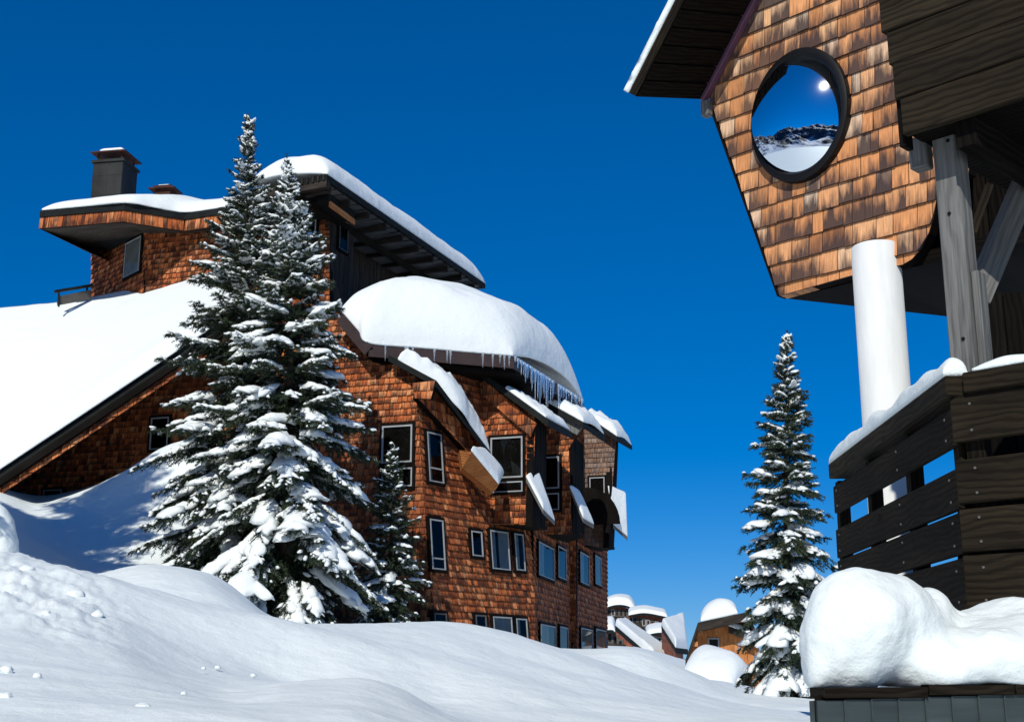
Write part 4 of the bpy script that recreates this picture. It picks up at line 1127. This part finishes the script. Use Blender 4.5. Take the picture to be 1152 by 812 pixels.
for i in range(nr + 1):
    q = i / nr
    for a in range(k):
        t = 2 * math.pi * a / k; x, y = q * math.cos(t), q * math.sin(t)
        off = .11 - Rg * (KX * EU * x * x / 2 + KY * y * y / 2 + TX * EU * x + TY * y)
        V.append(tuple(pc + PW1.u * Rg * EU * x + PW1.v * Rg * y + PW1.n * off))
for i in range(nr):
    for a in range(k):
        b = (a + 1) % k; Fc.append((i*k+a, i*k+b, (i+1)*k+b, (i+1)*k+a))
npmesh('glass', V, Fc, 'mirror', ph)
# roof overhang: boards seen from below, verge snow, purple flashing
Ai, Bi = PW1.hit(795, 112), PW1.hit(884, -60)
dv = (Bi - Ai)
Ao = at(717, 109, Ai.y - .62); Bo = Ao + dv
nb = 9
mb = MB()
for i in range(nb):
    k0, k1 = i / nb, (i + 1) / nb - .012
    mb.prism([Ai.lerp(Bi, k0), Ao.lerp(Bo, k0), Ao.lerp(Bo, k1), Ai.lerp(Bi, k1)], dv.cross(Ao - Ai).normalized() * (.03 + .006 * random.random()) * (1 if dv.cross(Ao - Ai).z > 0 else -1))
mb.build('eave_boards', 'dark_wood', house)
nrm = dv.cross(Ao - Ai).normalized(); nrm = nrm if nrm.z > 0 else -nrm
mb = MB(); mb.prism([p + nrm * .04 for p in (Ai - (Ao - Ai) * .4, Ao, Bo, Bi - (Ao - Ai) * .4)], nrm * .06); mb.build('roof', 'fascia', house)
out = (Ao - Ai).normalized()
mb = MB(); mb.beam(Ao + nrm * .05 + out * .012, Bo + nrm * .05 + out * .012, .02, .09, out); mb.build('verge_board', 'dark_wood', house)
mb = MB(); mb.beam(Ai + PW1.n * .06 - dv * .02, Bi + PW1.n * .06, .075, .10, PW1.n, .006); mb.build('flashing', 'purple_metal', house)
mb = MB(); mb.box(Ai + PW1.n * .05 - UP * .13 + PW1.u * .035, PW1.u * .045, PW1.n * .05, UP * .08, .01); mb.build('eave_block', 'grey_wood', house)
q = [Ao + nrm * .105, Bo + nrm * .105]
snow_patch('roof_snow', 'white snow rim along the roof edge above the porthole', [[q[0] + out * .03, q[0].lerp(q[1], .5) + out * .03, q[1] + out * .03], [p - out * 1.1 for p in (q[0], q[0].lerp(q[1], .5), q[1])]], .07, r=.08, res=(60, 18), nz=.4, up=nrm, mat='snow', nsc=2)
# wall edge strip on the left side of the gable
wl_ = PW1.hit(799, 114); wr_ = PW1.hit(878, 333)
mb = MB(); mb.beam(wl_ - PW1.u * .012 - PW1.n * .04, wr_ - PW1.u * .012 - PW1.n * .04, .02, .13, PW1.u); mb.build('corner_strip', 'backing', house)
# soffit under the wall and dark interior behind the arch
A_ = PW1.hit(878, 333); zf = A_.z
Cf = atz(1075, 357, zf)
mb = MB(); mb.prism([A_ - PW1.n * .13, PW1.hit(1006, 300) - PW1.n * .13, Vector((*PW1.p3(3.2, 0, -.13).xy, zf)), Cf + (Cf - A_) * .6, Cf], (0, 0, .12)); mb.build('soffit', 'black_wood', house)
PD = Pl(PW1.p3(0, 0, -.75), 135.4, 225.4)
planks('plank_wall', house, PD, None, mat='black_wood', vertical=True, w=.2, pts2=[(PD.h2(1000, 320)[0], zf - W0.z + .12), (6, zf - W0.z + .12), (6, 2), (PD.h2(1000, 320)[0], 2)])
PD2 = Pl(at(1078, 400, 10.4), 120, 210)
planks('plank_wall', house, PD2, [(1078, 330), (1500, 330), (1500, 760), (1078, 760)], mat='black_wood', w=.2)
# white pillar
cpos = PW1.hit(985, 300); rcol = .205
cpos = cpos - PW1.n * .02
ztop = PW1.hit(968, 281).z - .0
def cyl(name, c, r_, z0, z1, mat, parent, k=48):
    V = []; Fc = []
    zs_ = [z0, z0 + .01, z1 - .012, z1]
    for z_, rr in zip(zs_, (r_, r_, r_, r_ - .012)):
        for a in range(k): V.append((c.x + rr * math.cos(6.28318 * a / k), c.y + rr * math.sin(6.28318 * a / k), z_))
    for i in range(3):
        for a in range(k):
            b = (a + 1) % k; Fc.append((i*k+a, i*k+b, (i+1)*k+b, (i+1)*k+a))
    V.append((c.x, c.y, z1)); t_ = len(V) - 1
    for a in range(k): Fc.append((3*k+a, 3*k+(a+1) % k, t_, t_))
    me = bpy.data.meshes.new(name); me.from_pydata(V, [], [tuple(dict.fromkeys(f)) for f in Fc]); me.update()
    for p in me.polygons: p.use_smooth = len(p.vertices) == 4
    return link(name, me, mat, parent)
cyl('pillar', cpos, rcol, -.5, ztop, 'plaster', house)
# balcony: corner K, left face runs straight away, front face parallel to the wall
K = at(1080, 600, 7.2)
uL, nL = hd(1.7), hd(-88.3); uF, nF = hd(135.4), hd(225.4)
PLf = Pl(K, 1.7, -88.3); PFf = Pl(K, 135.4, 225.4)
LL = 3.15; LF = 2.6
def zk(y): return at(1080, y, 7.2).z
def rail_boards(lst, pl, L, mat, offs=0, ins=.0):
    for (ya, yb) in lst:
        z1_, z0_ = zk(ya), zk(yb); h_ = z1_ - z0_
        b_ = MB(); c = pl.o + pl.u * (L / 2 + ins) + UP * ((z0_ + z1_) / 2 - K.z) - pl.n * (.025 + offs)
        b_.box(c, pl.u * (L / 2 - ins), UP * h_ / 2, pl.n * .022, .006); rb_ = b_.build('rail_board', mat, house)
        for d_ in (.12, 1.2, L - .12):
            for q_ in (-.28, .28):
                n_ = MB(); cc_ = pl.o + pl.u * d_ + UP * ((z0_ + z1_) / 2 - K.z + q_ * h_) - pl.n * (.003 + offs)
                n_.prism([cc_ + pl.u * .008 * math.cos(t) + UP * .008 * math.sin(t) for t in [k * 1.047 for k in range(6)]], pl.n * .006); n_.build('bolt', 'grey_wood', rb_)
rail_boards([(459, 501), (527, 572), (576, 622), (627, 690)], PLf, LL, 'dark_wood')
rail_boards([(446, 498), (518, 567), (573, 621), (625, 690)], PFf, LF, 'rail_wood')
# caps
zc_ = (zk(424) + zk(447)) / 2; hc = zk(424) - zk(447)
b_ = MB(); b_.box(K + uL * (LL / 2 - .02) + UP * (zc_ - K.z) - nL * .05, uL * (LL / 2 + .02), UP * hc / 2, nL * .075, .008); b_.build('rail_cap', 'rail_wood', house)
b_ = MB(); b_.box(K + uF * (LF / 2 + .06) + UP * (zc_ - K.z + .004) - nF * .05, uF * (LF / 2 - .04), UP * hc / 2, nF * .078, .008); b_.build('rail_cap', 'rail_wood', house)
# posts behind the boards
for d in (.12, 1.15, 2.2, 3.25):
    b_ = MB(); b_.box(K + uL * d - nL * .10 + UP * ((zk(448) + zk(700)) / 2 - K.z), uL * .055, nL * .045, UP * (zk(448) - zk(700)) / 2, .005); b_.build('rail_post', 'dark_wood', house)
for d in (.10, 1.3, 2.4):
    b_ = MB(); b_.box(K + uF * d - nF * .11 + UP * ((zk(448) + zk(700)) / 2 - K.z), uF * .055, nF * .045, UP * (zk(448) - zk(700)) / 2, .005); b_.build('rail_post', 'dark_wood', house)
b_ = MB(); b_.box(K + uF * (LF / 2 + .2) - nF * .30 + UP * ((zk(455) + zk(700)) / 2 - K.z), uF * (LF / 2 - .1), nF * .03, UP * (zk(455) - zk(700)) / 2); b_.build('dark_back_panel', 'black_wood', house)  # added black panel that darkens the gaps between the front boards
# deck
zd = zk(684)
far = K + uL * LL
b_ = MB(); b_.prism([Vector((*(K - nL * .16 - nF * .16).xy, zd)), Vector((*(K + uF * LF - nF * .16).xy, zd)), Vector((*(K + uF * LF - nF * 3.5).xy, zd)), Vector((*(far - nL * 3.2).xy, zd)), Vector((*(far - nL * .16).xy, zd))], (0, 0, -.2)); b_.build('deck', 'dark_wood', house)
# corner post up to the upper balcony
T0 = at(1067, 136, 7.35)
zt_, zb_ = T0.z, zk(424) + .0
pb_ = Vector((T0.x, T0.y, 0)) + hd(45.4) * .085 - uF * .085
pb2 = Vector((K.x, K.y, 0)) + uL * .09 - nL * .09
b_ = MB()
cps = [(K - nL * .04).xy]
post_c = Vector((at(1078, 280, 7.36).x, 7.36, 0))
b_.box(Vector((post_c.x, post_c.y, (zt_ + zb_) / 2)), uF * .075, nF * .075, UP * (zt_ - zb_) / 2, .008); b_.build('post', 'grey_wood', house)
b_ = MB(); b_.box(Vector((post_c.x, post_c.y, zb_ + .52)) + uF * .10 - nF * .02 - UP * .2, uF * .024, nF * .05, UP * .34, .006); b_.build('post_cleat', 'grey_wood', house)
for dx_, dz_ in ((-.03, .10), (.03, .16), (0, .62), (.02, 1.4)):
    b_ = MB(); b_.prism([Vector((post_c.x, post_c.y, zt_ - dz_)) + uF * (dx_ + .011 * math.cos(t)) + UP * .011 * math.sin(t) + nF * .0755 for t in [k * .785 for k in range(8)]], nF * .008); b_.build('bolt', 'porthole', house)
# upper balcony fascia boards
EL = at(1015, 152, 7.2)
PU = Pl(EL, 135.4, 225.4)
zE = EL.z
for i, (d0, d1, o_) in enumerate(((0, .235, 0), (.240, .475, .006), (.480, .70, -.01), (.705, .95, 0))):
    b_ = MB(); b_.box(EL + uF * (1.6 - .03 * i) + UP * ((d0 + d1) / 2) + nF * (o_ - .03), uF * 1.6, UP * (d1 - d0) / 2, nF * .028, .007); b_.build('balcony_board', 'rail_wood', house)
b_ = MB(); b_.prism([EL - nF * .06 + UP * .03, EL + uF * 3.2 - nF * .06 + UP * .03, EL + uF * 3.2 - nF * 3.0 + UP * .03, EL - nF * 3.0 + UP * .03 + uF * 0.0], (0, 0, .16)); b_.build('upper_deck', 'black_wood', house)
b_ = MB(); b_.box(EL - nF * .10 - uF * .03 + UP * .45, uF * .02, nF * .05, UP * .5, .004); b_.build('end_strip', 'black_wood', house)
b_ = MB(); b_.box(at(1036, 174, 7.45), uF * .055, nF * .05, UP * .10, .008); b_.build('bracket', 'grey_wood', house)
for d in (.35, 1.2, 2.0):
    b_ = MB(); b_.beam(EL + uF * d - nF * .1 - UP * .06, EL + uF * d - nF * 2.8 - UP * .06, .12, .17); b_.build('joist', 'black_wood', house)
# braces
b_ = MB(); b_.beam(at(1098, 338, 7.75), at(1165, 180, 7.9), .12, .14, None, .006); b_.build('brace', 'grey_wood', house)
b_ = MB(); b_.beam(at(1094, 262, 9.1), at(1113, 208, 9.1), .05, .05); b_.build('strut', 'rail_wood', house)
# snow on the railing
zr = zc_ + hc / 2 + .004
def railrow(o, u, n, L, off, s0=0, lst=(0, .2, .4, .6, .8, 1)):
    return [Vector((*(o + u * (s0 + (L - s0) * k) - n * off).xy, zr)) for k in lst]
snow_patch('rail_snow', 'snow cushion along the sloping looking left rail of the dark balcony', [railrow(K, uL, nL, LL, -.02, .0), railrow(K, uL, nL, LL, .12, .0)], .135, r=.09, res=(90, 16), nz=.22, nsc=.7, edge=.03, mat='snow', over=.012)
snow_patch('rail_snow', 'low snow strip on the front rail of the dark balcony right of its post', [railrow(K, uF, nF, LF, -.02, .16), railrow(K, uF, nF, LF, .12, .16)], .06, r=.07, res=(60, 14), nz=.2, nsc=.8, edge=.015, mat='snow')

# ------------------------------------------------------------------ far houses
def far_house(name, label, px0, px1, ytop, ybot, Y, depth, roofpts, wallmat, rows=2, cols=3, snowH=.9, snowlab=None, head=100, door=None):
    """box house with side gable roof pitched along its front; roofpts = (left drop, right drop) in m"""
    a, b_ = at(px0, ybot, Y), at(px1, ybot, Y); w = (b_ - a).length
    u = hd(head); n = hd(head + 90); pl = Pl(a, head, head + 90)
    H_ = at(px0, ytop, Y).z - a.z
    e_ = empty(name, a + u * w / 2, label, 'building', 'houses of the far village')
    planks('wall', e_, pl, None, mat=wallmat, w=.35, thick=depth, pts2=[(0, -3), (w, -3), (w, H_ - roofpts[1]), (w * .45, H_), (0, H_ - roofpts[0])])
    ov = .8
    r_ = [pl.p3(-ov, H_ - roofpts[0] - ov * roofpts[0] / (w * .45), ov), pl.p3(w * .45, H_ + .1, ov), pl.p3(w + ov, H_ - roofpts[1] - ov * roofpts[1] / (w * .55), ov)]
    m_ = MB(); bk = -n * (depth + 2 * ov)
    m_.prism([r_[0], r_[1], r_[1] + bk, r_[0] + bk], (0, 0, .25)); m_.prism([r_[1], r_[2], r_[2] + bk, r_[1] + bk], (0, 0, .25)); m_.build('roof', 'fascia', e_)
    z_ = UP * .26
    g_ = [r_[0], r_[0].lerp(r_[1], .5), r_[1], r_[1].lerp(r_[2], .5), r_[2]]
    snow_patch('roof_snow', snowlab, [[p + z_ for p in g_], [p + z_ + bk * .5 for p in g_], [p + z_ + bk for p in g_]], snowH, r=snowH, res=(36, 20), nz=.1, seed=px0 % 17)
    for i in range(rows):
        for j in range(cols):
            cu = w * (j + .5) / cols; cv = (H_ - max(roofpts)) * (i + .55) / rows
            wm = MB(); wm.box(pl.p3(cu, cv, .06), pl.u * .5, UP * .6, pl.n * .03); wo = wm.build('window', 'frame_white', e_)
            pm = MB(); pm.face([pl.p3(cu - .42, cv - .52, .10), pl.p3(cu + .42, cv - .52, .10), pl.p3(cu + .42, cv + .52, .10), pl.p3(cu - .42, cv + .52, .10)]); pm.build('pane', 'porthole', wo)
    return e_, pl, w, H_
# orange cabin with the dark eave
cab = empty('timber_cabin', at(805, 745, 85), 'orange timber cabin with a dark tilted roof and a tall round snow cap', 'building', 'houses of the far village')
PC = Pl(at(800, 740, 85), 100, 190)
planks('wall', cab, PC, [(775, 738), (788, 702), (838, 693), (844, 790), (770, 790)], mat='orange_plank', w=.3, thick=4)
m_ = MB(); r_ = [PC.hit(771, 742, 1.3), PC.hit(785, 700, 1.6), PC.hit(841, 688, 1.6), PC.hit(852, 712, 1.2)]
bk = hd(8) * 6
m_.prism([r_[0], r_[1], r_[1] + bk, r_[0] + bk], (0, 0, -.45)); m_.prism([r_[1], r_[2], r_[2] + bk, r_[1] + bk], (0, 0, -.55)); m_.prism([r_[2], r_[3], r_[3] + bk, r_[2] + bk], (0, 0, -.45))
m_.build('roof', 'far_plank', cab)
for (x_, y_) in ((788, 712), (782, 724)):
    m_ = MB(); m_.beam(PC.hit(x_, y_, .1), PC.hit(x_, y_, 1.2), .35, .3); m_.build('beam_end', 'orange_plank', cab)
m_ = MB(); cc = PC.hit(803, 727, .06); m_.box(cc, PC.u * .35, UP * .55, PC.n * .04); wo = m_.build('window', 'frame_white', cab)
m_ = MB(); m_.box(cc + PC.n * .05, PC.u * .27, UP * .45, PC.n * .01); m_.build('pane', 'porthole', wo)
g_ = [r_[1].lerp(r_[2], q) + UP * .01 for q in (.06, .3, .55, .8)]
snow_patch('roof_snow', 'tall round snow cap on the orange timber cabin', [g_, [p + bk * .35 + UP * .2 for p in g_], [p + bk * .9 for p in g_]], 1.15, r=1.6, res=(34, 24), nz=.08, seed=4, edge=.15)
g_ = [r_[2] + UP * .01, r_[2].lerp(r_[3], .5) + UP * .01, r_[3] + UP * .01]
rr_ = [PC.hit(820, 704, .9), PC.hit(847, 714, .9)]; bk2 = hd(8) * 4
m_ = MB(); m_.prism([rr_[0], rr_[1], rr_[1] + bk2, rr_[0] + bk2], (0, 0, -.4)); m_.build('side_roof', 'far_plank', cab)
planks('side_wall', cab, Pl(PC.hit(838, 720, -.3), 100, 190), [(824, 706), (850, 716), (872, 790), (826, 790)], mat='orange_plank', w=.3, thick=3)
g2_ = [rr_[0] + UP * .01, rr_[0].lerp(rr_[1], .5) + UP * .01, rr_[1] + UP * .01]
snow_patch('roof_snow', 'small snow strip on the lower side roof of the orange timber cabin', [g2_, [p + bk2 * .5 for p in g2_], [p + bk2 for p in g2_]], .38, r=.5, res=(24, 16), nz=.15, seed=14)
# lower snow covered shed in front of it
shed = empty('snow_covered_shed', at(805, 785, 70), 'low dark shed below the orange cabin almost buried under one snow roof', 'building', 'houses of the far village')
s_ = [at(764, 768, 70), at(822, 782, 68), at(845, 756, 71), at(790, 738, 75)]
m_ = MB(); m_.prism(s_, (0, 0, -.3)); m_.build('roof', 'black_wood', shed)
m_ = MB(); m_.prism([s_[1] + hd(0) * .4 - UP * .3, s_[2] - UP * .3 - hd(90) * .3, s_[2] - UP * 3, s_[1] - UP * 3], hd(-60) * 1.5); m_.build('wall', 'dark_wood', shed)
m_ = MB(); m_.prism([at(846, 757, 70.5), at(856, 757, 70.5), at(856, 785, 70.5), at(848, 785, 70.5)], hd(0) * 2); m_.build('side_wall', 'orange_plank', shed)
snow_patch('roof_snow', 'smooth snow mound burying the low shed below the orange cabin', [[s_[0], s_[0].lerp(s_[1], .5), s_[1]], [s_[0].lerp(s_[3], .5) + UP * .4, (s_[0] + s_[1] + s_[2] + s_[3]) / 4 + UP * .5, s_[1].lerp(s_[2], .5) + UP * .4], [s_[3], s_[3].lerp(s_[2], .5), s_[2]]], .9, r=1.2, res=(34, 30), nz=.08, seed=12)

# far apartment blocks
def block(label, snowlab, pts, Y, roof, seed, wins, Hs=1.2, depth=14, floors=None):
    """pts: photo outline of the front; roof: photo polyline of the eave"""
    pl = Pl(at(pts[0][0], pts[0][1], Y), 95, 185)
    e_ = empty('apartment_block', at(pts[0][0] + 20, 760, Y), label, 'building', 'houses of the far village')
    planks('wall', e_, pl, pts, mat='far_brown', w=.6, thick=depth)
    rp = [pl.hit(x, y, .9) for x, y in roof]; bk_ = hd(5) * (depth * .8)
    m_ = MB()
    for a, b_ in zip(rp[:-1], rp[1:]): m_.prism([a, b_, b_ + bk_ + UP * 1.0, a + bk_ + UP * 1.0], (0, 0, -.25))
    m_.build('roof', 'fascia', e_)
    snow_patch('roof_snow', snowlab, [[p + UP * .02 for p in rp], [p + bk_ * .5 + UP * (.52 + .3) for p in rp], [p + bk_ + UP * 1.0 for p in rp]], Hs, r=Hs * 1.2, res=(40, 20), nz=.12, seed=seed)
    for (x_, y_) in wins:
        c_ = pl.hit(x_, y_, .1); m_ = MB(); m_.box(c_, pl.u * .25, UP * .5, pl.n * .06); wo = m_.build('window', 'frame_grey' if random.random() < .6 else 'frame_white', e_)
        m_ = MB(); m_.box(c_ + pl.n * .07, pl.u * .13, UP * .34, pl.n * .01); m_.build('pane', 'porthole', wo)
    if floors:
        for (xa, xb, ya, yb) in floors:
            m_ = MB(); a, b_ = pl.hit(xa, ya, .7), pl.hit(xb, yb, .7)
            m_.box((a + b_) / 2, (b_ - a) / 2, pl.n * .7, UP * .4); m_.build('balcony', 'far_plank', e_)
    return e_
M['far_brown'] = wood_mat('far_brown', (.10, .035, .02), (.26, .08, .045), (.36, .14, .085), 3, knots=False)
grid = lambda xs, ys, sl: [(x, y + (x - xs[0]) * sl) for y in ys for x in xs]
block('farthest reddish apartment block left in the far village gap, with a balcony row', 'domed snow on the farthest apartment block beside the dark chalet', [(676, 745), (676, 684), (693, 681), (711, 685), (714, 745)], 190, [(674, 686), (692, 680.5), (706, 681.5), (716, 688)], 3, [(685 + 4.6 * k, 688.5 + .3 * k) for k in range(6)] + [(692 + 6 * k, 706) for k in range(3)], 1.1, 16, [(676, 709, 696, 697)])
block('stepped apartment block with dark balconies in the middle of the far village', 'uneven snow on the stepped apartment block of the far village', [(706, 750), (706, 692), (726, 690), (746, 695), (748, 750)], 180, [(707, 692), (726, 689.5), (751, 694)], 5, [(710 + 4.8 * k, 697 + .9 * k) for k in range(7)] + [(724 + 5 * k, 708) for k in range(4)], .5, 12, [(722, 744, 711, 713), (728, 746, 719, 720), (706, 722, 702, 704)])
block('dark low apartment block with pale windows behind the broad bright snow roof', 'thin snow on the dark low block behind the broad bright snow roof', [(728, 760), (728, 713), (745, 711), (768, 716), (768, 760)], 165, [(727, 714), (745, 711.5), (769, 717)], 7, [(732 + 5 * k, 719 + .8 * k) for k in range(7)] + [(734 + 6 * k, 731 + .8 * k) for k in range(5)], .5, 9, [(730, 766, 725, 729)])
block('reddish low house tucked under the long snow strip next to the dark chalet', 'snow on the low reddish house next to the dark chalet', [(676, 748), (676, 709), (690, 708), (712, 727), (716, 748)], 118, [(676, 709.5), (688, 708.5), (692, 711)], 9, [(686, 717), (692, 720), (698, 725)], .4, 5, [(680, 704, 728, 730)])
# steep snow roofs in front of them
def aframe(label, snowlab, ridge0, ridge1, eave0, eave1, Ys, seed):
    a, b_, c_, d_ = at(*ridge0, Ys[0]), at(*ridge1, Ys[1]), at(*eave1, Ys[3]), at(*eave0, Ys[2])
    e_ = empty('steep_roofed_house', (d_ + c_) / 2 - UP * 1, label, 'building', 'houses of the far village')
    m_ = MB(); m_.prism([a, b_, c_, d_], (0, 0, -.5)); m_.build('roof', 'fascia', e_)
    m_ = MB(); m_.prism([a - UP * .5, d_ - UP * .5, d_ - UP * 5, a - UP * 9], hd(20) * 3); m_.build('wall', 'far_brown', e_)
    snow_patch('roof_snow', snowlab, [[a, a.lerp(b_, .5), b_], [a.lerp(d_, .5), (a + b_ + c_ + d_) / 4, b_.lerp(c_, .5)], [d_, d_.lerp(c_, .5), c_]], .8, r=.8, res=(30, 26), nz=.15, seed=seed)
aframe('steep roofed house with a long snowy roof running down beside the dark chalet', 'long snow strip down the steep roof beside the dark chalet', (692, 703), (702, 701), (735, 740), (766, 745), (130, 140, 120, 128), 21)
aframe('house with a broad bright snow roof just left of the orange cabin', 'broad bright snow field on the roof left of the orange cabin', (744, 703), (770, 696), (760, 728), (774, 730), (125, 135, 118, 122), 22)

h0 = at(-2, 600, 27)
blob_snow('snow_heap', [(h0, (.33, .4, .55), 0), (h0 + Vector((-.35, .1, .1)), (.4, .4, .75), 0), (h0 + Vector((.1, -.05, -.45)), (.35, .4, .45), 0)], .05, .08, 'snow', 'rounded snow heap cut by the left edge of the photo', 'snow heap', nz=.04, nsc=2.5)
# ------------------------------------------------------------------ lumps of snow on the bank
for i, (x_, y_, s_) in enumerate(((8, 753, 9), (42, 759, 6), (245, 750, 4), (229, 751, 3), (285, 759, 4), (160, 795, 11), (207, 779, 4), (6, 783, 10), (215, 811, 6), (30, 640, 10), (85, 668, 12), (52, 690, 7), (110, 690, 8), (20, 668, 9))):
    # walk the ray to the bank
    Y_ = 6.0
    while Y_ < 16:
        p = at(x_, y_, Y_)
        if p.z < ground_z(p.x, p.y): break
        Y_ += .03
    rr_ = s_ * Y_ / F * .75
    bv, bf = ico(3)
    q = np.array([tuple(Vector(v) * (1 + .28 * noise.fractal(Vector(v) * 1.4 + Vector((i * 3.1, 0, 0)), 1, 2, 4))) for v in bv]) * rr_ * np.array([1.1, .9, .75])
    o = npmesh('snow_lump', q, bf, 'snow'); o.location = p - Vector((0, 0, rr_ * .15))
    tag(o, 'small loose lump of snow lying on the foreground bank', 'snow lump', 'loose snow lumps on the bank', 'thing')

# ------------------------------------------------------------------ light
SUN_H, SUN_E = 194.0, 37.0
w = bpy.data.worlds.new('World'); S.world = w; w.use_nodes = True; nt = w.node_tree
bg = nt.nodes['Background']; sky = nt.nodes.new('ShaderNodeTexSky'); sky.sky_type = 'NISHITA'; sky.sun_disc = False
sky.sun_elevation = R(SUN_E); sky.sun_rotation = R(SUN_H); sky.altitude = 1800; sky.air_density = 1.0; sky.dust_density = 0; sky.ozone_density = 4.0
# deep polarised slide film blue of high mountain air
gm = nt.nodes.new('ShaderNodeGamma'); gm.inputs[1].default_value = .75
hs = nt.nodes.new('ShaderNodeHueSaturation'); hs.inputs['Saturation'].default_value = 1.27
nt.links.new(sky.outputs[0], gm.inputs[0]); nt.links.new(mix(nt, gm.outputs[0], (.62, .88, 1.30), 1.0, 'MULTIPLY'), hs.inputs['Color'])
nt.links.new(hs.outputs[0], bg.inputs[0]); bg.inputs[1].default_value = .105
sl = bpy.data.lights.new('sun', 'SUN'); so = bpy.data.objects.new('sun', sl); COL.objects.link(so)
sl.energy = 3.85; sl.angle = R(.5); sl.color = (1, .97, .87)
sdir = hd(SUN_H) * math.cos(R(SUN_E)) + UP * math.sin(R(SUN_E))
so.rotation_euler = sdir.to_track_quat('Z', 'Y').to_euler(); so.location = (0, 0, 60)
S.view_settings.view_transform = 'Standard'; S.view_settings.look = 'None'; S.view_settings.exposure = 0; S.view_settings.gamma = 1
S.cycles.max_bounces = 8; S.cycles.diffuse_bounces = 3; S.cycles.transparent_max_bounces = 12
S.cycles.use_denoising = True
